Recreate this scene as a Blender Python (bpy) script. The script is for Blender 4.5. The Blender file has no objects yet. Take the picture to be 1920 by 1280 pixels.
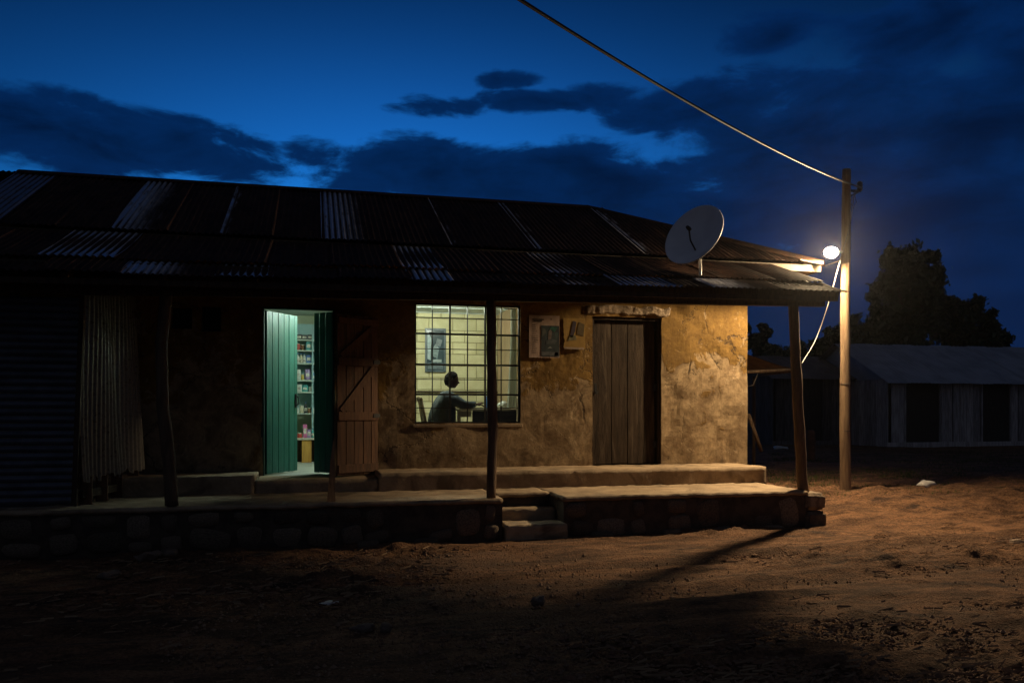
import bpy, bmesh, math, random
import numpy as np
from mathutils import Vector, Matrix
R = math.radians
random.seed(7); RNG = np.random.default_rng(7)
sc = bpy.context.scene
COL = sc.collection

# ------------------------------------------------------------------ camera
F = 1530.0 / 1920.0                  # focal length in picture widths
TH = math.atan(370 / 1530)           # the camera looks this far to the right of the building's depth axis
CAMZ = 1.5
SN, CS = math.sin(TH), math.cos(TH)
cam = bpy.data.cameras.new('camera'); cam_o = bpy.data.objects.new('camera', cam); COL.objects.link(cam_o)
cam.sensor_width = 36; cam.lens = 36 * F; cam.shift_y = 130 / 1920
cam.clip_start = 0.05; cam.clip_end = 2000
cam_o.location = (0, 0, CAMZ); cam_o.rotation_euler = (R(90), 0, -TH)
sc.camera = cam_o
def at(px, py, Y):
    """point of the plane y = Y that stands at this place of the photograph"""
    u = (px - 960) / 1530; d = Y / (CS - SN * u)
    return Vector((d * (SN + CS * u), Y, CAMZ + (770 - py) / 1530 * d))
def AX(px, Y): return at(px, 770, Y).x
def AZ(px, py, Y): return at(px, py, Y).z

# ------------------------------------------------------------------ render settings
sc.view_settings.view_transform = 'Standard'; sc.view_settings.look = 'None'
sc.view_settings.exposure = 0; sc.view_settings.gamma = 1; sc.view_settings.use_curve_mapping = False
sc.render.engine = 'CYCLES'
sc.cycles.use_denoising = True
sc.cycles.max_bounces = 6; sc.cycles.transparent_max_bounces = 12
sc.cycles.sample_clamp_indirect = 4.0
sc.cycles.caustics_reflective = False; sc.cycles.caustics_refractive = False

# ------------------------------------------------------------------ node expressions
class NX:
    def __init__(s, nt): s.nt = nt
    def lk(s, v, sock):
        if isinstance(v, bpy.types.NodeSocket): s.nt.links.new(v, sock)
        else: sock.default_value = v
    def m(s, op, a, b=None, c=None, clamp=False):
        n = s.nt.nodes.new('ShaderNodeMath'); n.operation = op; n.use_clamp = clamp
        s.lk(a, n.inputs[0])
        if b is not None: s.lk(b, n.inputs[1])
        if c is not None: s.lk(c, n.inputs[2])
        return n.outputs[0]
    def add(s, a, b): return s.m('ADD', a, b)
    def sub(s, a, b): return s.m('SUBTRACT', a, b)
    def mul(s, a, b): return s.m('MULTIPLY', a, b)
    def ss(s, v, lo, hi):
        n = s.nt.nodes.new('ShaderNodeMapRange'); n.interpolation_type = 'SMOOTHSTEP'
        s.lk(v, n.inputs[0]); n.inputs[1].default_value = lo; n.inputs[2].default_value = hi
        return n.outputs[0]
    def mix(s, f, a, b, mode='MIX'):
        n = s.nt.nodes.new('ShaderNodeMix'); n.data_type = 'RGBA'; n.blend_type = mode
        s.lk(f, n.inputs[0])
        for v, k in ((a, 6), (b, 7)):
            if isinstance(v, tuple) and len(v) == 3: v = (*v, 1)
            s.lk(v, n.inputs[k])
        return n.outputs[2]
    def noise(s, vec, scale, detail=4, rough=0.55, dist=0.0):
        n = s.nt.nodes.new('ShaderNodeTexNoise')
        if vec is not None: s.lk(vec, n.inputs['Vector'])
        n.inputs['Scale'].default_value = scale; n.inputs['Detail'].default_value = detail
        n.inputs['Roughness'].default_value = rough; n.inputs['Distortion'].default_value = dist
        return n.outputs[0]
    def voro(s, vec, scale, feature='F1'):
        n = s.nt.nodes.new('ShaderNodeTexVoronoi'); n.feature = feature
        s.lk(vec, n.inputs['Vector']); n.inputs['Scale'].default_value = scale
        return n.outputs[0]
    def comb(s, x, y, z):
        n = s.nt.nodes.new('ShaderNodeCombineXYZ')
        for i, v in enumerate((x, y, z)): s.lk(v, n.inputs[i])
        return n.outputs[0]
    def sep(s, v):
        n = s.nt.nodes.new('ShaderNodeSeparateXYZ'); s.lk(v, n.inputs[0]); return n.outputs
    def coord(s, kind='Object'):
        return s.nt.nodes.new('ShaderNodeTexCoord').outputs[kind]
    def scl(s, vec, k):
        n = s.nt.nodes.new('ShaderNodeVectorMath'); n.operation = 'MULTIPLY'
        s.lk(vec, n.inputs[0]); n.inputs[1].default_value = k; return n.outputs[0]
    def rnd(s): return s.nt.nodes.new('ShaderNodeObjectInfo').outputs['Random']
    def shift(s, vec, amount):
        n = s.nt.nodes.new('ShaderNodeVectorMath'); n.operation = 'ADD'
        s.lk(vec, n.inputs[0]); s.lk(s.comb(amount, amount, amount), n.inputs[1]); return n.outputs[0]

# ------------------------------------------------------------------ world: the sky after sunset, with banks of dark cloud
world = bpy.data.worlds.new('World'); sc.world = world; world.use_nodes = True
nt = world.node_tree; X = NX(nt)
bg = nt.nodes['Background']
sky = nt.nodes.new('ShaderNodeTexSky'); sky.sky_type = 'NISHITA'; sky.sun_disc = False
sky.sun_elevation = R(-3.6); sky.sun_rotation = R(4); sky.ozone_density = 4.6; sky.air_density = 1.0; sky.dust_density = 0.2
d = X.coord('Generated'); dx, dy, dz = X.sep(d)
az = X.m('ARCTAN2', dx, dy); el = X.m('ARCSINE', dz)
SKY_GAIN = 5.0
base = X.mix(1.0, sky.outputs[0], (0.10 * SKY_GAIN, 1.10 * SKY_GAIN, .90 * SKY_GAIN), 'MULTIPLY')
# the afterglow is strongest low down and ahead, and fades towards the zenith and to both sides
fall = X.mul(X.add(.24, X.mul(X.ss(el, .54, .23), .76)), X.add(.25, X.mul(X.m('EXPONENT', X.mul(X.mul(X.sub(az, .12), X.sub(az, .12)), -4.5)), .75)))
base = X.mix(1.0, base, X.comb(fall, fall, fall), 'MULTIPLY')
# cloud banks: (azimuth, elevation, half width, half height, weight) in radians
def azel(px, py):
    v = at(px, py, 1.0) - Vector((0, 0, CAMZ)); v.normalize()
    return math.atan2(v.x, v.y), math.asin(v.z)
banks = [(90, 252, 330, 66, 1.2), (390, 288, 165, 52, 1.0), (330, 372, 250, 26, .7), (600, 290, 85, 28, .7),
         (800, 318, 230, 58, 1.1), (1050, 350, 330, 84, 1.2), (1520, 290, 330, 155, 1.35), (1850, 260, 330, 190, 1.3),
         (1330, 205, 190, 58, .9), (1600, 470, 620, 150, .95), (1800, 45, 300, 75, 1.5), (1930, 110, 160, 120, 1.5), (1750, 430, 360, 190, 1.7), (1500, 640, 900, 130, 2.2), (1350, 420, 250, 90, 1.3), (1450, 62, 95, 30, .55),
         (815, 197, 100, 21, .8), (1020, 190, 130, 19, .7), (1140, 185, 90, 24, .6), (945, 150, 60, 12, .4)]
cv = X.comb(X.mul(az, 1.0), X.mul(el, 2.6), 0.37)
n1 = X.noise(cv, 10.0, 9, .60, .3)
n2 = X.noise(cv, 2.2, 3, .5)
acc = None
for (px, py, rx, ry, wt) in banks:
    a0, e0 = azel(px, py); k = 1530 * (1 + ((px - 960) / 1530) ** 2)
    ux = X.m('DIVIDE', X.sub(az, a0), rx / k); uy = X.m('DIVIDE', X.sub(el, e0), ry / 1600)
    q = X.mul(X.m('SUBTRACT', 1.0, X.add(X.mul(ux, ux), X.mul(uy, uy))), wt)
    acc = q if acc is None else X.m('SMOOTH_MAX', acc, q, 0.18)
acc = X.m('MAXIMUM', acc, -1.3)
fill_deck = X.add(X.mul(X.ss(el, .95, 1.35), 1.9), X.mul(X.ss(X.m('ABSOLUTE', az), .9, 1.7), 1.9))   # the deck is unseen cloud, added overhead and behind to set the ambient light
acc = X.add(X.add(acc, fill_deck), X.mul(X.ss(el, .15, .03), 2.0))
dens = X.add(acc, X.add(X.mul(X.sub(n1, .5), 4.2), X.mul(X.sub(n2, .5), 1.0)))
cloud = X.ss(dens, -.30, .50)
thick = X.ss(dens, .1, 2.2)
ccol = X.mix(thick, (.0010, .0185, .088), (.0003, .0062, .030))
clo = X.mix(X.ss(el, .33, .06), ccol, X.mix(.75, ccol, (.0042, .0155, .066)))
clo = X.mix(X.m('MINIMUM', fill_deck, 1.0), clo, (.029, .036, .056))  # grey of the unseen cloud, lifted as fill for the facade
out = X.mix(X.mul(cloud, .985), base, clo)
nt.links.new(out, bg.inputs[0]); bg.inputs[1].default_value = 1.0

# ------------------------------------------------------------------ materials
MATS = {}
def mat(name, c1, c2=None, scale=6, rough=.8, bump=.0, bscale=40, stretch=(1, 1, 1), metal=0.0, c3=None, per_object=0.0, spec=.4, detail=5):
    if name in MATS: return MATS[name]
    m = bpy.data.materials.new(name); m.use_nodes = True; nt = m.node_tree; X = NX(nt)
    b = nt.nodes['Principled BSDF']; c2 = c2 or tuple(v * .7 for v in c1)
    oc = X.coord('Object'); r = X.rnd(); v = X.shift(X.scl(oc, stretch), X.mul(r, 30))
    f = X.ss(X.noise(v, scale, detail, .6), .33, .67)
    col = X.mix(f, c1, c2)
    if c3: col = X.mix(X.ss(X.noise(v, scale * .43, 4, .6, .6), .55, .66), col, c3)
    if per_object: col = X.mix(1.0, col, X.mix(r, (1 - per_object,) * 3, (1 + per_object,) * 3), 'MULTIPLY')
    nt.links.new(col, b.inputs['Base Color']); b.inputs['Roughness'].default_value = rough
    b.inputs['Metallic'].default_value = metal; b.inputs['Specular IOR Level'].default_value = spec
    if bump:
        bn = nt.nodes.new('ShaderNodeBump'); bn.inputs['Strength'].default_value = bump; bn.inputs['Distance'].default_value = .02
        nt.links.new(X.noise(v, bscale, 6, .65), bn.inputs['Height']); nt.links.new(bn.outputs[0], b.inputs['Normal'])
    MATS[name] = m; return m
def emis(name, col, strength):
    m = bpy.data.materials.new(name); m.use_nodes = True; b = m.node_tree.nodes['Principled BSDF']
    b.inputs['Base Color'].default_value = (.8, .8, .8, 1)
    b.inputs['Emission Color'].default_value = (*col, 1); b.inputs['Emission Strength'].default_value = strength
    MATS[name] = m; return m

def plaster_mat():
    m = bpy.data.materials.new('worn_ochre_plaster'); m.use_nodes = True; nt = m.node_tree; X = NX(nt); b = nt.nodes['Principled BSDF']
    p = X.coord('Object'); x, y, z = X.sep(p)
    big = X.noise(p, .9, 5, .6, .5); mid = X.noise(p, 3.2, 6, .66, .8); fin = X.noise(p, 17, 6, .7)
    ochre = X.mix(X.ss(mid, .3, .7), (.25, .148, .040), (.16, .092, .027))
    beige = X.mix(X.ss(mid, .35, .65), (.34, .245, .14), (.17, .112, .06))
    # the paint survives high on the wall and has worn off lower down
    w = X.add(X.mul(X.sub(z, 2.0), .36), X.add(X.mul(X.sub(big, .5), 1.7), X.mul(X.sub(mid, .5), 1.0)))
    paint = X.ss(w, -.03, .05)
    col = X.mix(paint, beige, ochre)
    stain = X.ss(X.add(X.mul(X.sub(1.5, z), .42), X.mul(X.sub(X.noise(X.scl(p, (1, 1, .45)), 2.7, 5, .65), .5), 1.7)), .2, .62)
    col = X.mix(X.mul(stain, .72), col, (.095, .066, .042))
    chips = X.ss(X.noise(p, 6.5, 5, .7, 1.2), .655, .68)
    col = X.mix(X.mul(chips, .85), col, (.13, .085, .05))
    dp = X.nt.nodes.new('ShaderNodeVectorMath'); dp.operation = 'ADD'; X.lk(p, dp.inputs[0])
    wob = X.sub(X.noise(p, 4.0, 5, .7), .5); X.lk(X.comb(X.mul(wob, .5), X.mul(wob, .3), X.mul(X.sub(X.noise(X.shift(p, 9.1), 3.5, 5, .7), .5), .5)), dp.inputs[1])
    edge = X.voro(dp.outputs[0], 1.15, 'DISTANCE_TO_EDGE')
    crack = X.mul(X.ss(edge, .016, .004), X.ss(X.noise(p, 1.3, 3, .5), .47, .58))
    col = X.mix(X.mul(crack, .85), col, (.045, .03, .02))
    pits = X.mul(X.ss(X.voro(dp.outputs[0], 13, 'F1'), .16, .10), X.ss(X.noise(p, 2.6, 4, .6), .5, .6))
    col = X.mix(X.mul(pits, .8), col, (.07, .045, .028))
    pale = X.mul(X.ss(X.noise(X.shift(p, 4.4), 5.2, 7, .72, 1.0), .60, .63), .45)
    col = X.mix(pale, col, (.42, .32, .20))
    col = X.mix(1.0, col, X.mix(X.ss(fin, .28, .72), (.78,) * 3, (1.14,) * 3), 'MULTIPLY')
    nt.links.new(col, b.inputs['Base Color']); b.inputs['Roughness'].default_value = .9; b.inputs['Specular IOR Level'].default_value = .2
    bn = nt.nodes.new('ShaderNodeBump'); bn.inputs['Strength'].default_value = .5; bn.inputs['Distance'].default_value = .02
    h = X.add(X.add(X.add(X.mul(paint, .35), X.mul(pale, .35)), X.mul(mid, .7)), X.add(X.mul(fin, .5), X.mul(X.add(X.add(chips, crack), pits), -.5)))
    nt.links.new(h, bn.inputs['Height']); nt.links.new(bn.outputs[0], b.inputs['Normal'])
    return m
def ground_mat():
    m = bpy.data.materials.new('red_dirt'); m.use_nodes = True; nt = m.node_tree; X = NX(nt); b = nt.nodes['Principled BSDF']
    p = X.coord('Object'); ps = X.scl(p, (.55, 1.25, 1))
    a = X.noise(ps, .8, 5, .6, .4); c = X.noise(ps, 4.5, 6, .68, .5); f = X.noise(p, 38, 5, .7)
    col = X.mix(X.ss(a, .35, .65), (.25, .132, .070), (.175, .092, .050))
    col = X.mix(X.ss(X.noise(X.scl(p, (.3, 1.6, 1)), 2.2, 6, .68, .4), .46, .64), col, (.105, .06, .036))
    col = X.mix(X.ss(c, .42, .66), col, (.085, .046, .027))
    col = X.mix(X.ss(X.noise(ps, 1.7, 5, .65, .3), .56, .68), col, (.05, .032, .024))
    col = X.mix(1.0, col, X.mix(X.ss(f, .3, .7), (.55,) * 3, (1.3,) * 3), 'MULTIPLY')
    nt.links.new(col, b.inputs['Base Color']); b.inputs['Roughness'].default_value = .95; b.inputs['Specular IOR Level'].default_value = .15
    bn = nt.nodes.new('ShaderNodeBump'); bn.inputs['Strength'].default_value = 1.0; bn.inputs['Distance'].default_value = .05
    nt.links.new(X.add(X.add(X.mul(c, .5), X.mul(f, .4)), X.add(X.mul(X.ss(X.voro(p, 34, 'F1'), .5, .1), .22), X.mul(X.noise(p, 130, 4, .7), .25))), bn.inputs['Height']); nt.links.new(bn.outputs[0], b.inputs['Normal'])
    return m
def sheet_mat(name, lo, hi, zinc=(.55, .56, .58)):
    """corrugated iron: bare zinc where the sheet is newer (from its left edge to about lo..hi across), rust elsewhere"""
    m = bpy.data.materials.new(name); m.use_nodes = True; nt = m.node_tree; X = NX(nt); b = nt.nodes['Principled BSDF']
    p = X.coord('Object'); x, y, z = X.sep(p); r = X.rnd()
    pv = X.shift(X.scl(p, (1, .35, 1)), X.mul(r, 40))
    n = X.noise(pv, 5.5, 5, .65); nf = X.noise(X.scl(pv, (3, 1, 3)), 9, 5, .7)
    zmask = X.ss(X.add(x, X.mul(X.sub(n, .5), .5)), hi, lo) if hi > lo else None
    rust = X.mix(X.ss(n, .35, .65), (.055, .030, .021), (.024, .015, .012))
    rust = X.mix(X.ss(nf, .55, .72), rust, (.12, .058, .032))
    if zmask is not None:
        zf = X.mul(X.mul(zmask, X.ss(nf, .25, .5)), X.ss(X.add(z, X.mul(X.sub(n, .5), .02)), -.007, .006))
        col = X.mix(zf, rust, zinc)
        nt.links.new(X.mul(zf, .72), b.inputs['Metallic']); nt.links.new(X.sub(.85, X.mul(zf, .5)), b.inputs['Roughness'])
    else:
        col = rust; b.inputs['Roughness'].default_value = .85
    b.inputs['Specular IOR Level'].default_value = .08
    nt.links.new(col, b.inputs['Base Color'])
    return m
def print_mat(name, cols, scale, stretch=(1, 1, 1), rough=.6):
    m = bpy.data.materials.new(name); m.use_nodes = True; nt = m.node_tree; X = NX(nt); b = nt.nodes['Principled BSDF']
    p = X.scl(X.coord('Object'), stretch); col = cols[0]
    for i, c in enumerate(cols[1:]):
        col = X.mix(X.ss(X.noise(X.shift(p, 3.7 * i + .3), scale * (1 + .5 * i), 3, .5, .7), .52, .56), col, c)
    nt.links.new(col, b.inputs['Base Color']); b.inputs['Roughness'].default_value = rough
    MATS[name] = m; return m
def glass_mat():
    m = bpy.data.materials.new('window_glass'); m.use_nodes = True; nt = m.node_tree; X = NX(nt)
    o = nt.nodes['Material Output']; nt.nodes.remove(nt.nodes['Principled BSDF'])
    t = nt.nodes.new('ShaderNodeBsdfTransparent'); t.inputs[0].default_value = (.93, .95, .94, 1)
    g = nt.nodes.new('ShaderNodeBsdfGlossy'); g.inputs['Roughness'].default_value = .03
    lw = nt.nodes.new('ShaderNodeLayerWeight'); lw.inputs[0].default_value = .25
    mx = nt.nodes.new('ShaderNodeMixShader')
    nt.links.new(X.mul(lw.outputs['Fresnel'], .8), mx.inputs[0]); nt.links.new(t.outputs[0], mx.inputs[1]); nt.links.new(g.outputs[0], mx.inputs[2])
    nt.links.new(mx.outputs[0], o.inputs[0]); return m

M_PLASTER = plaster_mat(); M_DIRT = ground_mat(); M_GLASS = glass_mat()
M_RUST = sheet_mat('rusted_iron', 0, 0)
M_ZINC = sheet_mat('galvanised_iron', .5, 1.1)
M_HALF = sheet_mat('half_rusted_iron', -.34, .18)
M_STRIP = sheet_mat('rust_with_zinc_lap', -.36, -.24)
M_DULL = sheet_mat('dull_blue_zinc', .5, 1.2, (.28, .30, .34))
M_OLDZ = sheet_mat('weathered_wall_iron', .5, 1.2, (.15, .145, .13))
M_TIMBER = mat('dark_weathered_timber', (.075, .046, .028), (.035, .022, .015), 5, .85, .5, 30, (6, 6, .8), per_object=.25)
M_POST = mat('bark_brown_pole', (.16, .10, .058), (.085, .052, .03), 4, .85, .7, 22, (5, 5, .7), per_object=.15)
M_POLE = mat('grey_brown_utility_pole', (.30, .205, .12), (.17, .11, .065), 4, .85, .6, 22, (6, 6, .5))
M_DOORW = mat('old_dark_door_wood', (.058, .041, .028), (.028, .020, .015), 4, .75, .7, 26, (7, 7, .6), c3=(.082, .062, .045), per_object=.22, spec=.08)
M_BROWN = mat('red_brown_door_wood', (.16, .08, .042), (.085, .042, .024), 4, .75, .5, 26, (7, 7, .6), per_object=.22)
M_GREEN = mat('green_door_paint', (.022, .16, .125), (.014, .115, .092), 5, .42, .25, 26, (6, 6, .6), per_object=.12, c3=(.03, .13, .09))
M_CONC = mat('worn_cement', (.36, .265, .165), (.21, .15, .09), 3, .85, .5, 26, c3=(.13, .09, .055))
M_STONE = mat('plinth_stone', (.20, .15, .10), (.085, .06, .042), 9, .9, .7, 30, per_object=.45)
M_MORT = mat('plinth_mortar', (.09, .066, .045), (.045, .033, .024), 6, .95, .7, 30)
M_STEEL = mat('black_steel', (.02, .02, .02), (.012, .012, .012), 12, .55)
M_FASC = mat('cream_fascia', (.075, .053, .031), (.045, .032, .02), 3, .8, .3, 26, (.5, 3, 3))
M_SOFF = mat('soffit_board', (.34, .215, .11), (.25, .15, .075), 3, .8, .2, 20, (3, .5, 3), per_object=.1)
M_BLOCK = mat('yellow_painted_block', (.64, .60, .37), (.55, .50, .29), 4, .7, .35, 40, per_object=.06)
M_JOINT = mat('dark_block_joint', (.30, .27, .14), (.20, .175, .09), 8, .9)
M_INWALL = mat('tan_inner_wall', (.40, .29, .17), (.30, .21, .12), 2, .85, .2)
M_SHOPW = mat('pale_green_inner_wall', (.46, .50, .36), (.38, .42, .30), 2, .8, .15)
M_CEIL = mat('pale_ceiling_board', (.62, .68, .66), (.5, .56, .55), 2, .8, .1)
M_FLOOR = mat('cement_floor', (.34, .34, .30), (.24, .24, .2), 2, .7, .2)
M_CABLE = mat('black_cable', (.055, .048, .042), (.035, .03, .028), 10, .6)
M_CABLE2 = mat('pale_cable', (.19, .16, .125), (.13, .11, .085), 10, .55)
M_PORC = mat('dark_porcelain', (.07, .05, .045), (.04, .03, .03), 5, .35)
M_DISH = mat('grey_dish_paint', (.80, .80, .80), (.70, .70, .71), 2.5, .55, .05, 20, c3=(.62, .60, .58))
M_DARKWOOD = mat('far_dark_boards', (.46, .42, .40), (.24, .21, .20), 3, .9, .4, 20, (6, 6, .7), per_object=.35)
M_FARROOF = mat('far_zinc_roof', (.40, .41, .44), (.28, .29, .31), 1.2, .5, .0, 20, metal=.35)
M_LEAF = mat('dark_leaf', (.045, .07, .03), (.028, .045, .02), 1.2, .8)
M_BARK = mat('dark_bark', (.06, .045, .035), (.035, .026, .02), 4, .9, .6)

# ------------------------------------------------------------------ mesh helpers
def vnoise(P, seed=0):
    P = np.asarray(P, float); i = np.floor(P).astype(np.int64); f = P - i; f = f * f * (3 - 2 * f)
    def h(a, b, c):
        n = (a * 374761393 + b * 668265263 + c * 2147483647 + seed * 1442695041) & 0xffffffff
        n = ((n ^ (n >> 13)) * 1274126177) & 0xffffffff
        return ((n ^ (n >> 16)) & 0xffff) / 65535.0
    r = 0
    for dx in (0, 1):
        for dy in (0, 1):
            for dz in (0, 1):
                w = (f[:, 0] if dx else 1 - f[:, 0]) * (f[:, 1] if dy else 1 - f[:, 1]) * (f[:, 2] if dz else 1 - f[:, 2])
                r = r + w * h(i[:, 0] + dx, i[:, 1] + dy, i[:, 2] + dz)
    return r
def fbm(P, sc_, oct=4, seed=0):
    P = np.asarray(P, float) * sc_; r = 0; a = .5
    for k in range(oct): r = r + a * (vnoise(P * 2 ** k + 17.3 * k, seed + k) - .5); a *= .5
    return r
class MB:
    def __init__(s): s.v = []; s.f = []
    def add(s, vs, fs):
        o = len(s.v); s.v += [tuple(v) for v in vs]; s.f += [tuple(i + o for i in f) for f in fs]; return s
    def box(s, x0, x1, y0, y1, z0, z1, M=None):
        vs = [Vector((x, y, z)) for z in (z0, z1) for y in (y0, y1) for x in (x0, x1)]
        if M: vs = [M @ v for v in vs]
        return s.add(vs, [(0, 2, 3, 1), (4, 5, 7, 6), (0, 1, 5, 4), (2, 6, 7, 3), (0, 4, 6, 2), (1, 3, 7, 5)])
    def bar(s, a, b, w, h, up=(0, 0, 1)):
        a, b = Vector(a), Vector(b); t = (b - a).normalized(); u = Vector(up)
        sd = t.cross(u)
        if sd.length < 1e-4: sd = t.cross(Vector((1, 0, 0)))
        sd.normalize(); u = sd.cross(t)
        vs = [p + sd * (i * w / 2) + u * (j * h / 2) for p in (a, b) for i, j in ((-1, -1), (1, -1), (1, 1), (-1, 1))]
        return s.add(vs, [(3, 2, 1, 0), (4, 5, 6, 7), (0, 1, 5, 4), (1, 2, 6, 5), (2, 3, 7, 6), (3, 0, 4, 7)])
    def tube(s, pts, radii, n=8, caps=True):
        pts = [Vector(p) for p in pts]
        if not hasattr(radii, '__len__'): radii = [radii] * len(pts)
        t0 = (pts[1] - pts[0]).normalized(); a = t0.orthogonal().normalized(); rings = []
        for i, p in enumerate(pts):
            t = (pts[min(i + 1, len(pts) - 1)] - pts[max(i - 1, 0)]).normalized()
            a = (a - t * a.dot(t)).normalized(); b = t.cross(a)
            rings.append([p + (a * math.cos(k * 2 * math.pi / n) + b * math.sin(k * 2 * math.pi / n)) * radii[i] for k in range(n)])
        vs = [v for r in rings for v in r]; fs = []
        for i in range(len(pts) - 1):
            for k in range(n): fs.append((i * n + k, i * n + (k + 1) % n, (i + 1) * n + (k + 1) % n, (i + 1) * n + k))
        if caps: fs += [tuple(range(n))[::-1], tuple(range((len(pts) - 1) * n, len(pts) * n))]
        return s.add(vs, fs)
    def lathe(s, prof, n=20, M=None):
        vs = []; fs = []
        for r, z in prof:
            for k in range(n): vs.append(Vector((r * math.cos(2 * math.pi * k / n), r * math.sin(2 * math.pi * k / n), z)))
        for i in range(len(prof) - 1):
            for k in range(n): fs.append((i * n + k, i * n + (k + 1) % n, (i + 1) * n + (k + 1) % n, (i + 1) * n + k))
        fs += [tuple(range(n))[::-1], tuple(range((len(prof) - 1) * n, len(prof) * n))]
        if M: vs = [M @ v for v in vs]
        return s.add(vs, fs)
    def prism(s, poly, z0, z1):
        n = len(poly); vs = [(x, y, z0) for x, y in poly] + [(x, y, z1) for x, y in poly]
        return s.add(vs, [tuple(range(n))[::-1], tuple(range(n, 2 * n))] + [(i, (i + 1) % n, n + (i + 1) % n, n + i) for i in range(n)])
    def mesh(s, name='m'):
        me = bpy.data.meshes.new(name); me.from_pydata(s.v, [], s.f); me.update(); return me
    def build(s, name, material, parent=None, smooth=False, bevel=0.0, loc=None):
        me = s.mesh(name)
        bm = bmesh.new(); bm.from_mesh(me); bmesh.ops.recalc_face_normals(bm, faces=bm.faces)
        if bevel: bmesh.ops.bevel(bm, geom=[e for e in bm.edges], offset=bevel, segments=1, affect='EDGES', clamp_overlap=True)
        bm.to_mesh(me); bm.free()
        if smooth: me.polygons.foreach_set('use_smooth', [True] * len(me.polygons))
        return link(name, me, material, parent, loc)
def link(name, me, material, parent=None, loc=None, rot=None, scale=None):
    o = bpy.data.objects.new(name, me); COL.objects.link(o)
    if material and not me.materials: me.materials.append(material)
    if parent: o.parent = parent
    if loc is not None: o.location = loc
    if rot is not None: o.rotation_euler = rot
    if scale is not None: o.scale = scale
    return o
def tag(o, label=None, cat=None, group=None, kind=None):
    if label: o['label'] = label
    if cat: o['category'] = cat
    if group: o['group'] = group
    if kind: o['kind'] = kind
    return o
def thing(name, label, cat, loc=(0, 0, 0), group=None, rz=0):
    o = bpy.data.objects.new(name, None); COL.objects.link(o); o.location = loc; o.rotation_euler = (0, 0, rz)
    o.empty_display_size = .1
    return tag(o, label, cat, group)
def roughen(me, amp, scale, seed=0):
    n = len(me.vertices); co = np.empty(n * 3); me.vertices.foreach_get('co', co); co = co.reshape(-1, 3)
    for k in range(3): co[:, k] += fbm(co + 31 * k, scale, 3, seed + k) * amp
    me.vertices.foreach_set('co', co.ravel()); me.update()
def rough_block(name, material, parent, x0, x1, y0, y1, z0, z1, cut=.06, amp=.02, scale=7, seed=0, bevel=.012, smooth=True):
    """a cast or hewn block with uneven faces and worn edges"""
    bm = bmesh.new(); nx, ny, nz = [max(1, int((b - a) / cut)) for a, b in ((x0, x1), (y0, y1), (z0, z1))]
    nx, ny, nz = min(nx, 120), min(ny, 30), min(nz, 12)
    vd = {}
    def V(i, j, k):
        if (i, j, k) not in vd: vd[i, j, k] = bm.verts.new((x0 + (x1 - x0) * i / nx, y0 + (y1 - y0) * j / ny, z0 + (z1 - z0) * k / nz))
        return vd[i, j, k]
    for i in range(nx):
        for j in range(ny):
            for k in (0, nz): bm.faces.new([V(i, j, k), V(i + 1, j, k), V(i + 1, j + 1, k), V(i, j + 1, k)])
    for i in range(nx):
        for k in range(nz):
            for j in (0, ny): bm.faces.new([V(i, j, k), V(i + 1, j, k), V(i + 1, j, k + 1), V(i, j, k + 1)])
    for j in range(ny):
        for k in range(nz):
            for i in (0, nx): bm.faces.new([V(i, j, k), V(i, j + 1, k), V(i, j + 1, k + 1), V(i, j, k + 1)])
    bmesh.ops.recalc_face_normals(bm, faces=bm.faces)
    if bevel: bmesh.ops.bevel(bm, geom=[e for e in bm.edges if len(e.link_faces) == 2 and e.calc_face_angle() > 1], offset=bevel, segments=2, affect='EDGES')
    me = bpy.data.meshes.new(name); bm.to_mesh(me); bm.free()
    roughen(me, amp, scale, seed)
    if smooth: me.polygons.foreach_set('use_smooth', [True] * len(me.polygons))
    return link(name, me, material, parent)

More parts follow.
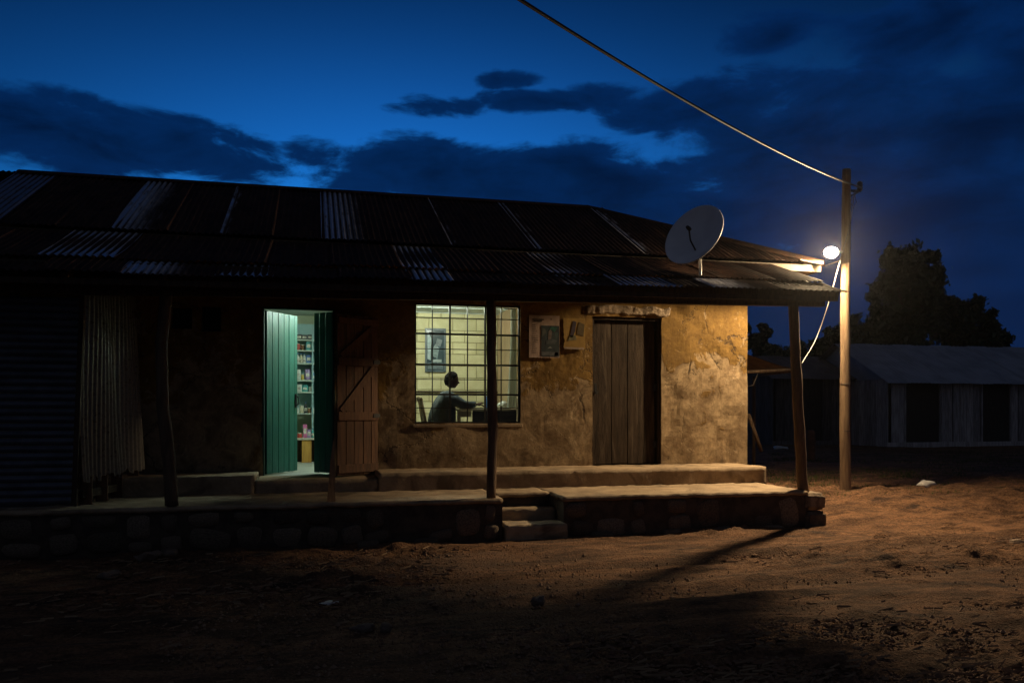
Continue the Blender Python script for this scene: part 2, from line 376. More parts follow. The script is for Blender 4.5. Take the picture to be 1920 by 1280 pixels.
# ------------------------------------------------------------------ ground
def sstep(a, b, x): t = np.clip((x - a) / (b - a), 0, 1); return t * t * (3 - 2 * t)
def gz(x, y):
    x = np.asarray(x, float); y = np.asarray(y, float)
    s = sstep(5.9, 6.9, x) + sstep(11.5, 12.5, y) * (1 - sstep(5.9, 6.9, x))
    return .285 * sstep(8.7, 10.6, y) * np.clip(s, 0, 1)
def make_ground():
    xs = np.concatenate([np.linspace(-400, -8, 14)[:-1], np.linspace(-8, 13, 601), np.linspace(13, 40, 60)[1:], np.linspace(40, 500, 14)[1:]])
    ys = np.concatenate([np.linspace(-60, 3.2, 10)[:-1], np.linspace(3.2, 12.2, 330), np.linspace(12.2, 45, 80)[1:], np.linspace(45, 900, 16)[1:]])
    gx, gy = np.meshgrid(xs, ys); P = np.stack([gx.ravel(), gy.ravel(), np.zeros(gx.size)], 1)
    z = gz(P[:, 0], P[:, 1])
    Q = P * np.array([.7, 1.3, 1])
    clod = fbm(Q, 3.2, 5, 3)
    patch = sstep(-.08, .08, fbm(P * np.array([.6, 1.2, 1]), .7, 3, 9))       # where feet have churned the dirt
    streak = fbm(P * np.array([.35, 2.0, 1]), 1.6, 5, 13)
    h = fbm(P, .5, 3, 1) * .10 + clod * (.05 + .12 * patch) + np.maximum(fbm(Q, 8, 4, 5), 0) * .13 * (.3 + patch) + streak * .05
    # two wheel ruts that run across the foreground and bend away to the right
    for off in (0.0, 1.15):
        c = 6.15 + off + .055 * (P[:, 0] - 2) + .012 * np.maximum(P[:, 0] - 2, 0) ** 2
        dd = (P[:, 1] - c) / .17
        h = h * (1 - .75 * np.exp(-dd ** 2)) - .03 * np.exp(-dd ** 2) + .018 * np.exp(-((np.abs(dd) - 1.7) / .6) ** 2)
    far = 1 - sstep(15, 40, np.hypot(P[:, 0], P[:, 1]))
    P[:, 2] = z + h * (.25 + .75 * far)
    nx, ny = len(xs), len(ys); idx = np.arange(nx * ny).reshape(ny, nx)
    q = np.stack([idx[:-1, :-1], idx[:-1, 1:], idx[1:, 1:], idx[1:, :-1]], -1).reshape(-1, 4)
    me = bpy.data.meshes.new('ground'); me.vertices.add(len(P)); me.vertices.foreach_set('co', P.ravel())
    me.loops.add(q.size); me.loops.foreach_set('vertex_index', q.ravel()); me.polygons.add(len(q))
    me.polygons.foreach_set('loop_start', np.arange(0, q.size, 4)); me.polygons.foreach_set('loop_total', np.full(len(q), 4))
    me.polygons.foreach_set('use_smooth', np.ones(len(q), bool)); me.update(); me.validate()
    o = link('ground', me, M_DIRT); tag(o, kind='structure')
make_ground()
def on_ground(px, py):
    """where the ground meets this line of sight"""
    dn = None
    for Y in np.arange(3, 60, .02):
        p = at(px, py, Y)
        if p.z <= float(gz(p.x, p.y)): return p
    return p

# ------------------------------------------------------------------ the shop building
YS, YST, YW, YE = 9.28, 10.47, 11.28, 10.75        # slab front, step front, wall face, main eave
ZS, ZST, ZTH = .48, .705, .635                     # slab top, step top, door threshold
XL, XR = -4.0, AX(1402, YW)                        # wall ends
ZEAVE, ZR, YR = 3.69, 4.955, 13.19                 # eave height, ridge height and place
XRL, XRR, XE = -4.14, AX(1100, YR), AX(1545, YE)   # ridge ends, right eave
YB = 2 * YR - YE                                   # rear eave
bld = thing('shop_building', 'long low ochre plastered shop with rusted iron roof and raised porch', 'building', (1.0, YW, 0))
BO = -Vector(bld.location)
_mb_build = MB.build
def part(mb, name, material, parent=None, **k):
    """a part given in place coordinates; a child of the building (or of one of its parts, which all sit at the building's origin)"""
    o = _mb_build(mb, name, material, None, **k); o.parent = parent or bld
    if (parent is None) or parent is bld: o.location = BO + o.location
    return o
def inbld(o, parent=None):
    o.parent = parent or bld
    if parent is None: o.location = BO + o.location
    return o

def wall_mesh(x0, x1, z0, z1, y0, y1, holes, cut=.05, amp=.016):
    def cuts(a, b, extra):
        k = sorted(set([a, b] + [e for e in extra if a < e < b])); r = []
        for p, q in zip(k, k[1:]):
            n = max(1, int(round((q - p) / cut))); r += [p + (q - p) * i / n for i in range(n)]
        return r + [b]
    xs = cuts(x0, x1, [h[0] for h in holes] + [h[1] for h in holes]); zs = cuts(z0, z1, [h[2] for h in holes] + [h[3] for h in holes])
    def solid(i, k):
        if not (0 <= i < len(xs) - 1 and 0 <= k < len(zs) - 1): return False
        cx, cz = (xs[i] + xs[i + 1]) / 2, (zs[k] + zs[k + 1]) / 2
        return not any(h[0] < cx < h[1] and h[2] < cz < h[3] for h in holes)
    vd = {}; vs = []; fs = []
    def V(i, k, s):
        if (i, k, s) not in vd: vd[i, k, s] = len(vs); vs.append((xs[i], y1 if s else y0, zs[k]))
        return vd[i, k, s]
    for i in range(len(xs) - 1):
        for k in range(len(zs) - 1):
            if not solid(i, k): continue
            fs.append((V(i, k, 0), V(i + 1, k, 0), V(i + 1, k + 1, 0), V(i, k + 1, 0)))
            fs.append((V(i, k, 1), V(i, k + 1, 1), V(i + 1, k + 1, 1), V(i + 1, k, 1)))
            for (di, dk, a, b) in ((-1, 0, (i, k + 1), (i, k)), (1, 0, (i + 1, k), (i + 1, k + 1)), (0, -1, (i, k), (i + 1, k)), (0, 1, (i + 1, k + 1), (i, k + 1))):
                if not solid(i + di, k + dk): fs.append((V(*a, 0), V(*b, 0), V(*b, 1), V(*a, 1)))
    P = np.array(vs); fr = P[:, 1] == y0
    n = fbm(P, 1.1, 3, 21) * .045 + fbm(P, 5, 4, 22) * amp + np.maximum(fbm(P, 2.3, 5, 25) - .05, 0) * .10
    P[fr, 1] += n[fr]
    edge = fbm(P, 9, 3, 23) * .03
    inner = np.zeros(len(P), bool)
    for h in holes:
        inner |= (P[:, 0] > h[0] - 1e-4) & (P[:, 0] < h[1] + 1e-4) & (P[:, 2] > h[2] - 1e-4) & (P[:, 2] < h[3] + 1e-4) & fr
    P[inner, 0] += edge[inner]; P[inner, 2] += edge[inner] * .6
    me = bpy.data.meshes.new('front_wall'); me.from_pydata(P.tolist(), [], fs); me.update()
    return me

GD = (AX(492, YW), AX(627, YW), ZTH - .05, AZ(560, 577, YW))      # green doorway
WN = (AX(778, YW), AX(976, YW), AZ(870, 793, YW), AZ(870, 570, YW))  # window
DD = (AX(1111, YW), AX(1240, YW), ZST - .05, AZ(1175, 594, YW))     # dark door
V1 = (AX(321, YW), AX(360, YW), AZ(340, 616, YW), AZ(340, 576, YW)); V2 = (AX(377, YW), AX(414, YW), AZ(395, 621, YW), AZ(395, 574, YW))
ZWT = 3.60
TW = .24
fw = inbld(link('front_wall', wall_mesh(XL, XR, .45, ZWT, YW, YW + TW, [GD, WN, DD, V1, V2]), M_PLASTER))
side = MB().box(XR - .23, XR - .012, YW + TW + .003, YB - .35, .3, ZWT); part(side, 'side_wall', M_PLASTER)
part(MB().box(XL, XL + .22, YW + TW + .003, YB - .35, .3, ZWT), 'side_wall', M_PLASTER)
g_ = MB(); g_.add([(x_, y_, z_) for x_ in (XL, XL + .2) for y_, z_ in ((YW + .02, ZWT + .003), (YB - .2, ZWT + .003), (YR, ZR - .1))], [(0, 1, 2), (5, 4, 3), (0, 3, 4, 1), (1, 4, 5, 2), (2, 5, 3, 0)]); part(g_, 'gable_wall', M_PLASTER)
part(MB().box(XL, XR - .012, YB - .347, YB - .12, .3, ZWT), 'rear_wall', M_PLASTER)
# vents: a solid dark plate set back in each of the two high openings
for h in (V1, V2):
    g = MB(); g.box(h[0] - .01, h[1] + .01, YW + .14, YW + .15, h[2] - .01, h[3] + .01)
    part(g, 'vent_plate', M_STEEL)
# broken render over the dark door: rough lumps of bared cement round the lintel
M_BARE = mat('bared_cement', (.33, .25, .17), (.17, .125, .085), 8, .95, 1.0, 22)
inbld(rough_block('lintel', M_BARE, None, DD[0] - .12, DD[1] + .13, YW - .022, YW + .1, DD[3] + .03, DD[3] + .16, .022, .12, 6, 31, .012))
# plinth, steps, stones
XN0, XN1 = AX(942, YS), AX(1057, YS)
XSE = AX(1512, YS)
poly = [(XL - .3, YS), (XN0, YS), (XN0, YS + .58), (XN1, YS + .58), (XN1, YS), (XSE, YS), (XSE, YW + .1), (XL - .3, YW + .1)]
pl = part(MB().prism(poly, -.3, ZS - .055), 'plinth', M_MORT)
def slab_piece(x0, x1, y0, y1, seed):
    o = rough_block('slab', M_CONC, None, x0, x1, y0, y1, ZS - .053, ZS, .05, .022, 5, seed, .006); roughen(o.data, .028, 11, seed); o.parent = pl
slab_piece(XL - .3, XN0 + .01, YS - .025, YW - .02, 1); slab_piece(XN1 - .01, XSE + .01, YS - .025, YW - .02, 2); slab_piece(XN0 + .012, XN1 - .012, YS + .555, YW - .02, 3)
def step_block(name, x0, x1, y0, y1, z0, z1, seed, m=M_CONC): 
    o = rough_block(name, m, None, x0, x1, y0, y1, z0, z1, .045, .02, 5, seed, .008); roughen(o.data, .022, 12, seed + 3); return inbld(o)
XS0 = AX(710, YST); XS1 = AX(1437, YST)
step_block('wall_step', XS0, XS1, YST, YW + .02, ZS - .04, ZST, 5)
step_block('wall_step', AX(477, YST), XS0 - .004, YST + .03, YW + .02, ZS - .04, ZTH, 6)
step_block('wall_step', XL, AX(477, YST) - .004, YST + .01, YW + .02, ZS - .04, ZST, 7)
step_block('entry_step', XN0 + .004, XN1 - .004, YS + .32, YS + .578, -.1, .315, 8)
step_block('entry_step', XN0 + .02, XN1 + .02, YS - .11, YS + .318, -.1, .175, 9)
stone_meshes = []
for k in range(7):
    bm = bmesh.new(); bmesh.ops.create_icosphere(bm, subdivisions=2, radius=1)
    for v in bm.verts:
        c = v.co; q = Vector([math.copysign(abs(t) ** .55, t) for t in c]); v.co = q
    me = bpy.data.meshes.new('stone'); bm.to_mesh(me); bm.free(); roughen(me, .55, 1.1, 40 + k)
    me.polygons.foreach_set('use_smooth', [True] * len(me.polygons)); me.materials.append(M_STONE); stone_meshes.append(me)
def plinth_stones(x0, x1):
    def put(x, w, z0, z1):
        link('stone', random.choice(stone_meshes), None, pl, (x + w / 2, YS + .055 - random.uniform(0, .035), (z0 + z1) / 2), (random.uniform(-.12, .12), random.uniform(-.22, .22), 0),
             (w / 2 * random.uniform(.85, 1.04), .075, (z1 - z0) / 2 * random.uniform(.82, 1.02)))
    x = x0
    while x < x1 - .1:
        w = min(random.uniform(.17, .46), x1 - x); k = random.random()
        if k < .22: put(x, min(w, .34), .02, .41); w = min(w, .34)
        elif k < .85:
            sp = random.uniform(.13, .28); put(x, w, -.01, sp)
            if random.random() < .88: put(x + random.uniform(-.04, .04), w * random.uniform(.7, .95), sp + .01, .42)
        x += w + random.uniform(.0, .05)
plinth_stones(-3.9, XN0 - .05); plinth_stones(XN1 + .06, XSE - .05)
for k, (px, py0, py1) in enumerate(((1529, 924, 957), (1531, 958, 993))):      # the two big blocks at the corner
    a, b = at(1511, py1, YS - .03), at(1550, py0, YS - .03)
    o = rough_block('corner_stone', M_STONE, None, a.x + .012, b.x - .01 * (1 - k), YS - .05, YS + .36, max(a.z, -.06), b.z, .05, .05, 6, 60 + k, .035); o.parent = pl
for px, w in ((1130, .3), (1260, .24), (1350, .34), (1450, .28), (800, .3), (690, .26)):      # loose footing stones
    link('stone', random.choice(stone_meshes), None, pl, (AX(px, YS - .03), YS - .02, .0), (0, random.uniform(-.2, .2), random.uniform(-.2, .2)), (w / 2, .09, .06))

# ---- roofs
def corrug(w, L, pitch=.076, amp=.011, seed=0, nseg=5, sag=.012):
    n = int(w / pitch * 6); vs = []; fs = []; r = random.Random(seed)
    cut = [r.uniform(-.012, .012) for _ in range(n + 1)]
    bend = r.uniform(-sag, sag); lift = r.uniform(0, sag)
    for j in range(nseg + 1):
        t = j / nseg
        for i in range(n + 1):
            x = w * (i / n - .5); z = amp * math.cos(2 * math.pi * x / pitch) + bend * math.sin(math.pi * t) + lift * (1 - t) ** 4 * (i / n)
            vs.append((x, L * t + (cut[i // 6 * 6] if j == 0 else 0), z))
    for j in range(nseg):
        for i in range(n): a = j * (n + 1) + i; fs.append((a, a + 1, a + n + 2, a + n + 1))
    me = bpy.data.meshes.new('roof_sheet'); me.from_pydata(vs, [], fs); me.polygons.foreach_set('use_smooth', [True] * len(fs)); me.update(); return me
SL = math.atan2(ZR - ZEAVE, YR - YE); LM = math.hypot(ZR - ZEAVE, YR - YE)
# main roof: timber frame with fascia; the sheets are its pieces
frame = MB()
for x in np.arange(XRL + .3, XRR + .3, 1.1):
    frame.bar((x, YE + .08, ZEAVE - .03), (x, YR, ZR - .07), .05, .09); frame.bar((x, YB - .08, ZEAVE - .03), (x, YR, ZR - .07), .05, .09)
roof = part(frame, 'roof', M_TIMBER)
f = MB(); f.box(XRL - .0, XE - .06, YE + .025, YE + .05, ZEAVE - .115, ZEAVE - .017); o = part(f, 'fascia', M_FASC, roof)
f = MB(); f.box(XE - .058, XE - .033, YE + .025, YB - .03, ZEAVE - .115, ZEAVE - .017); part(f, 'fascia', M_FASC, roof)
for k, y in enumerate(np.arange(YE + .055, YB - .1, .165)):                                # soffit boards under the wide right eave
    y1 = min(y + .160, YB - .05)
    part(MB().box(XR + .002, XE - .06, y, y1, ZEAVE - .105 + .004 * (k % 2), ZEAVE - .085 + .004 * (k % 2)), 'soffit_board', M_SOFF, roof)
part(MB().box(XL, XR, YE + .052, YW - .002, ZEAVE - .10, ZEAVE - .088), 'soffit_board', M_SOFF, roof)
special = {}
def put_sheet(parent, me, m, x, y, z, rx, rz=0, lift=0):
    o = bpy.data.objects.new('roof_sheet', me); COL.objects.link(o); o.parent = parent
    o.location = (x, y, z + lift); o.rotation_euler = (rx, 0, rz)
    if len(me.materials) == 0: me.materials.append(m)
    o.material_slots[0].link = 'OBJECT'; o.material_slots[0].material = m
    return o
var = [corrug(.80, LM + .03, seed=s) for s in range(5)]
def mx(px): return AX(px, YE)                     # place along the eave
wide = {(0, 60): M_DULL}
# newer sheets, by the place of their left edge along the eave
new_main = [(mx(208), M_HALF), (mx(412), M_STRIP), (mx(607), M_HALF), (mx(850), M_STRIP), (mx(1000), M_STRIP), (mx(1212), M_STRIP)]
xs = []; x = XRL - .38; SWD = .735
marks = sorted(new_main, key=lambda t: t[0])
seq = []
edges = [XRL - .02, XRL + .5] + [m_[0] for m_ in marks] + [XE]
kinds = [M_DULL, M_RUST] + [m_[1] for m_ in marks]
for a, b, kd in zip(edges, edges[1:], kinds):
    n = max(1, round((b - a) / SWD)); w = (b - a) / n
    for i in range(n): seq.append((a + w * i, w, kd if i == 0 else M_RUST))
def clip_hip(me, M):
    """cut a sheet of the front slope along the hip at the right end"""
    bm = bmesh.new(); bm.from_mesh(me); bmesh.ops.transform(bm, matrix=M, verts=bm.verts)
    a = Vector((XRR, YR, 0)); b = Vector((XE, YE, 0)); nrm = Vector((b - a)).cross(Vector((0, 0, 1))).normalized()
    if nrm.dot(Vector((0, YE, 0)) - Vector((XRR - 3, YR, 0))) > 0: pass
    keep = Vector((XRR - 1, YE, 0)) - a
    if nrm.dot(keep) > 0: nrm = -nrm
    bmesh.ops.bisect_plane(bm, geom=bm.verts[:] + bm.edges[:] + bm.faces[:], plane_co=a, plane_no=nrm, clear_outer=True)
    bmesh.ops.transform(bm, matrix=M.inverted(), verts=bm.verts)
    m2 = bpy.data.meshes.new('roof_sheet'); bm.to_mesh(m2); bm.free()
    m2.polygons.foreach_set('use_smooth', [True] * len(m2.polygons)); return m2
for i, (a, w, m) in enumerate(seq):
    me = corrug(w + .06, LM + .03, seed=100 + i); x = a + w / 2; lift = .006 * (i % 2) + .012
    M4 = Matrix.Translation((x, YE, ZEAVE + lift)) @ Matrix.Rotation(SL, 4, 'X')
    if a + w > XRR: me = clip_hip(me, M4)
    if len(me.polygons) == 0: continue
    put_sheet(roof, me, m, x, YE, ZEAVE + lift, SL)
# rear slope and right hip, out of sight from the road
me = corrug(1.9, LM, seed=300)
for i in range(5):
    put_sheet(roof, me, M_RUST, XRL + .6 + 1.85 * i, YB, ZEAVE + .012 + .006 * (i % 2), SL, math.pi)
h = MB(); h.add([(XE, YE, ZEAVE + .01), (XE, YB, ZEAVE + .01), (XRR, YR, ZR)], [(0, 1, 2)]); h.add([(XE, YB, ZEAVE + .012), (XRR, YB, ZEAVE + .012), (XRR, YR, ZR)], [(0, 1, 2)])
part(h, 'hip_sheet', M_RUST, roof)
# ridge and hip capping
c = MB()
def cap(mb, p, q, w=.16):
    p, q = Vector(p), Vector(q); t = (q - p).normalized(); sd = t.cross(Vector((0, 0, 1))).normalized()
    vs = []
    for e in (p, q):
        for k, (s_, dz_) in enumerate(((-1, -.075), (-.45, -.015), (0, .012), (.45, -.015), (1, -.075))): vs.append(e + sd * w * s_ + Vector((0, 0, dz_)))
    mb.add(vs, [(k, k + 1, k + 6, k + 5) for k in range(4)])
cap(c, (XRL - .03, YR, ZR + .035), (XRR, YR, ZR + .03)); part(c, 'ridge_cap', M_RUST, roof)
c = MB(); cap(c, (XRR, YR, ZR + .035), (XE, YE, ZEAVE + .05), .12); part(c, 'hip_cap', M_RUST, roof)

# porch roof: posts, beam, two rows of sheets
YPE, ZTOP = 8.93, 3.585
XPL, XPR = -4.7, AX(1590, YPE)
def zeave(x): return 2.835 + (x + 3.6) * .0115 + .008 * math.sin(x * 1.7)
YBM = 9.42
def zbeam(x): return 2.715 + (x + 3) * .0155
pr = MB()
for xa, xb in ((XPL, 1.9), (1.904, AX(1165, YBM)), (AX(1165, YBM) + .004, AX(1552, YBM - .1))):
    pr.bar((xa, YBM, zbeam(xa) + .075), (xb, YBM, zbeam(xb) + .075), .09, .15)
pr2 = MB(); xb = AX(1540, YBM - .03)
pr2.add([(x_, y_, z_) for y_ in (YBM - .075, YBM - .048) for x_, z_ in ((XPL, zbeam(XPL) + .05), (xb, zbeam(xb) + .05), (xb, zeave(xb) + (ZTOP - zeave(xb)) * (YBM - YPE) / (YE - YPE) + .02), (XPL, zeave(XPL) + (ZTOP - zeave(XPL)) * (YBM - YPE) / (YE - YPE) + .02))], [(0, 1, 2, 3), (7, 6, 5, 4), (0, 4, 5, 1), (1, 5, 6, 2), (2, 6, 7, 3), (3, 7, 4, 0)])
porch = part(pr, 'porch_roof', M_TIMBER)
part(pr2, 'fascia', M_TIMBER, porch)
xe_ = XPR - .07
part(MB().bar((xe_, YPE + .12, zeave(xe_) + .01), (xe_, 10.60, ZTOP - .105), .05, .12), 'shading_rafter', M_TIMBER, porch)  # added rafter, cut short so it shades the left slab but not the wall
for x in np.arange(XPL + .4, XPR - .1, .92):
    part(MB().bar((x, YPE + .14, zeave(x) - .005), (x, YW - .02, ZTOP + .04), .05, .085), 'rafter', M_TIMBER, porch)
part(MB().bar((XPL, YPE + .10, zeave(XPL) - .035), (XPR - .08, YPE + .10, zeave(XPR) - .035), .03, .06), 'batten', M_TIMBER, porch)
YJ = 9.45
def porch_row(marks, ya, yb, seed, lift, frac0, frac1, zinc_default=M_RUST):
    marks = sorted(marks, key=lambda t: t[0]); edges = [XPL] + [m_[0] for m_ in marks] + [XPR]; kinds = [zinc_default] + [m_[1] for m_ in marks]
    k = 0
    for a, b, kd in zip(edges, edges[1:], kinds):
        n = max(1, round((b - a) / .72)); w = (b - a) / n
        for i in range(n):
            x = a + w * (i + .5); ze = zeave(x); zt = ZTOP
            z0 = ze + (zt - ze) * (ya - YPE) / (YE - YPE); z1 = ze + (zt - ze) * (yb - YPE) / (YE - YPE)
            ang = math.atan2(z1 - z0, yb - ya); L = math.hypot(z1 - z0, yb - ya)
            me = corrug(w + .06, L, seed=seed + k, sag=.016)
            o = put_sheet(porch, me, kd if i == 0 else M_RUST, x, ya + random.uniform(-.02, .02), z0 + lift + .006 * (k % 2), ang, random.uniform(-.012, .012)); k += 1
porch_row([(AX(222, YPE), M_HALF), (AX(408, YPE), M_ZINC), (AX(507, YPE), M_RUST), (AX(770, YPE), M_ZINC), (AX(850, YPE), M_RUST), (AX(1066, YPE), M_HALF), (AX(1165, YPE), M_ZINC), (AX(1280, YPE), M_RUST), (AX(1340, YPE), M_HALF), (AX(1470, YPE), M_RUST)],
          YPE, YJ + .08, 400, .035, 0, 1)
porch_row([(AX(78, YJ), M_ZINC), (AX(215, YJ), M_RUST), (AX(752, YJ), M_ZINC), (AX(835, YJ), M_RUST), (AX(1040, YJ), M_HALF)], YJ, YE + .05, 460, .058, 0, 1)

def wobbly_post(name, pts, radii, m, parent=None, n=10):
    ps = []; rs = []
    for (p, q, ra, rb) in zip(pts, pts[1:], radii, radii[1:]):
        for k in range(6): t = k / 6; ps.append(Vector(p).lerp(Vector(q), t)); rs.append(ra + (rb - ra) * t)
    ps.append(Vector(pts[-1])); rs.append(radii[-1])
    mb = MB().tube(ps, rs, n); o = part(mb, name, m, parent, smooth=True); roughen(o.data, .035, 3.2, 5); roughen(o.data, .012, 16, 8); return o
def ppost(points, r0, r1):
    pts = [at(px, py, Y) for px, py, Y in points]; n = len(pts)
    wobbly_post('porch_post', pts, [r0 + (r1 - r0) * i / (n - 1) for i in range(n)], M_POST)
ppost([(312, 545, YBM), (303, 640, YBM), (306, 760, YBM - .03), (316, 860, YBM - .06), (322, 947, YBM - .09)], .062, .066)
ppost([(921, 555, YBM), (922, 700, YBM), (924, 800, YBM), (921, 938, YBM - .02)], .060, .058)
ppost([(1487, 562, YBM), (1493, 700, YBM), (1499, 820, YBM), (1506, 926, YBM)], .062, .070)

# ---- dark plank door
def planks(parent, x0, x1, z0, z1, y, t, widths, m, gap=.006, M=None, dz=None, name='plank'):
    tot = sum(widths); x = x0; k = 0
    for wq in widths:
        w = (x1 - x0) * wq / tot; mb = MB(); e = dz[k % len(dz)] if dz else 0
        off = random.uniform(-.003, .003)
        mb.box(x + gap / 2, x + w - gap / 2, y + off, y + off + t, z0 + e, z1 - (e * .4), M)
        o = part(mb, name, m, parent, bevel=.003); x += w; k += 1
fr = MB()
for a, b in ((DD[0], DD[0] + .035), (DD[1] - .05, DD[1])): fr.box(a, b, YW + .03, YW + .13, ZST - .01, DD[3])
fr.box(DD[0] + .036, DD[1] - .051, YW + .03, YW + .13, DD[3] - .05, DD[3])
dd = part(fr, 'door', M_DOORW, bevel=.004); tag(dd, 'old dark closed plank door under broken plaster')
planks(dd, DD[0] + .045, DD[1] - .075, ZST + .012, DD[3] - .06, YW + .075, .03, [1, .9, .95, .62], M_DOORW, .009, dz=[0, .01, .004, .012])
part(MB().box(DD[0] + .037, DD[1] - .052, YW + .112, YW + .125, ZST, DD[3] - .051), 'backing_board', M_DOORW, dd)
for z in (1.0, 1.85, 2.75):
    part(MB().box(DD[1] - .10, DD[1] - .02, YW + .062, YW + .072, z - .05, z + .05), 'hinge', M_STEEL, dd)
part(MB().box(DD[0] + .05, DD[0] + .085, YW + .055, YW + .072, 1.78, 1.9), 'hasp', M_STEEL, dd)
part(MB().lathe([(.0, 0), (.025, 0), (.028, .03), (.0, .032)], 10, Matrix.Translation((DD[0] + .068, YW + .05, 1.77)) @ Matrix.Rotation(R(90), 4, 'X')), 'padlock', M_STEEL, dd)

# ---- green double door standing open inwards
fr = MB(); fr.box(GD[0] - .02, GD[0] + .022, YW + .01, YW + .12, ZTH - .01, GD[3] + .01); fr.box(GD[1] - .022, GD[1] + .01, YW + .01, YW + .12, ZTH - .01, GD[3] + .01)
fr.box(GD[0] + .023, GD[1] - .023, YW + .01, YW + .12, GD[3] - .02, GD[3] + .012)
gdo = part(fr, 'door', mat('dark_green_frame', (.018, .06, .05), (.012, .04, .035), 6, .6, .2), bevel=.003); tag(gdo, 'green plank double door standing open into the lit shop')
def leaf(hx, hy, ex, ey, z0, z1, widths, m, flip=1):
    L = math.hypot(ex - hx, ey - hy); ang = math.atan2(ey - hy, ex - hx)
    M4 = Matrix.Translation((hx, hy, 0)) @ Matrix.Rotation(ang, 4, 'Z')
    planks(gdo, 0, L, z0, z1, -.018, .036, widths, m, .007, M4, [0, .004, .0, .006])
    # ledges on the far face
    yy = (.020, .042) if flip > 0 else (-.042, -.020)
    for z in (z0 + .25, (z0 + z1) / 2, z1 - .25): part(MB().box(.05, L - .04, yy[0], yy[1], z - .05, z + .05, M4), 'ledge', m, gdo)
    return M4, L
l0 = at(498, 640, YW + .10); l1 = at(556, 640, YW + .70)
M4, L = leaf(l0.x, l0.y, l1.x, l1.y, ZTH + .02, GD[3] - .035, [1, 1.05, 1, .9, 1, .62], M_GREEN)
hd = MB(); hd.box(L - .07, L - .035, -.032, -.02, 1.55, 1.74, M4); hd.tube([M4 @ Vector((L - .052, -.03, 1.58)), M4 @ Vector((L - .052, -.075, 1.60)), M4 @ Vector((L - .052, -.075, 1.69)), M4 @ Vector((L - .052, -.03, 1.71))], .008, 6)
part(hd, 'handle', M_STEEL, gdo)
r0 = at(625, 640, YW + .10); r1 = at(590, 640, YW + .30)
leaf(r0.x, r0.y, r1.x, r1.y, ZTH + .02, GD[3] - .03, [1, .9, .8], M_GREEN, -1)
# ---- brown outer leaf folded back on the wall
bh_ = at(707, 740, YW - .05); bf_ = at(630, 740, YW - .40); BL = math.hypot(bf_.x - bh_.x, bf_.y - bh_.y)
BM = Matrix.Translation((bf_.x, bf_.y, 0)) @ Matrix.Rotation(math.atan2(bh_.y - bf_.y, bh_.x - bf_.x), 4, 'Z')
bz0, bz1 = ZTH + .02, AZ(668, 592, YW - .2)
lz = ((.03, .14), (.72, .83), (1.44, 1.55), (1.99, 2.07))
led = [MB().box(.01, BL - .01, -.05, -.026, bz0 + z0, bz0 + z1, BM) for z0, z1 in lz]
bd = part(led[0], 'door', M_BROWN, bevel=.003); tag(bd, 'brown ledged and braced outer door leaf standing open beside the doorway')
for q in led[1:]: part(q, 'ledge', M_BROWN, bd, bevel=.003)
planks(bd, 0, BL, bz0, bz1, -.024, .028, [1, .9, 1.05, .9, .8], M_BROWN, .008, BM, [0, .012, .004])
for (za, zb) in ((.84, 1.43), (1.56, 1.98)):
    part(MB().bar(BM @ Vector((.06, -.037, bz0 + za)), BM @ Vector((BL - .07, -.037, bz0 + zb)), .02, .085, (0, 0, 1)), 'brace', M_BROWN, bd)
for z in (.78, 1.50): part(MB().box(BL - .10, BL + .01, -.060, -.052, bz0 + z - .025, bz0 + z + .025, BM), 'hinge', M_STEEL, bd)

# ---- steel window with bars and panes
YG = YW + .055
fr = MB(); b = .022
fr.box(WN[0] - .01, WN[0] + b, YG - .02, YG + .02, WN[2], WN[3]); fr.box(WN[1] - b, WN[1] + .01, YG - .02, YG + .02, WN[2], WN[3])
fr.box(WN[0] + b, WN[1] - b, YG - .02, YG + .02, WN[2] - .01, WN[2] + b); fr.box(WN[0] + b, WN[1] - b, YG - .02, YG + .02, WN[3] - b, WN[3] + .01)
win = part(fr, 'window', M_STEEL); tag(win, 'black steel window with a grid of bars')
vx = [AX(p, YG) for p in (810.5, 843.5, 876.5, 909.5, 939.5)]; hz = [AZ(870, p, YG) for p in (597, 627, 655, 684, 711.5, 739.5, 764.5)]
for k, x in enumerate(vx):
    w = .0125 if k in (1, 3) else .006
    part(MB().box(x - w, x + w, YG - .014, YG + .012, WN[2] + b, WN[3] - b), 'window_bar', M_STEEL, win)
for k, z in enumerate(hz):
    w = .0125 if k in (1, 3, 5) else .0055
    part(MB().box(WN[0] + b, WN[1] - b, YG - .018, YG + .009, z - w, z + w), 'window_bar', M_STEEL, win)
ex = [WN[0] + b] + vx + [WN[1] - b]; ez = [WN[2] + b] + hz[::-1] + [WN[3] - b]
for i in range(6):
    for k in range(8):
        if (i, k) in ((4, 3), (1, 5), (5, 6)): continue                      # a few panes are gone
        part(MB().box(ex[i] + .003, ex[i + 1] - .003, YG + .014, YG + .018, ez[k] + .003, ez[k + 1] - .003), 'window_pane', M_GLASS, win)
part(MB().box(WN[0] - .03, WN[1] + .03, YW - .012, YW + .033, WN[2] - .06, WN[2] - .012), 'window_sill', M_CONC, bevel=.008)

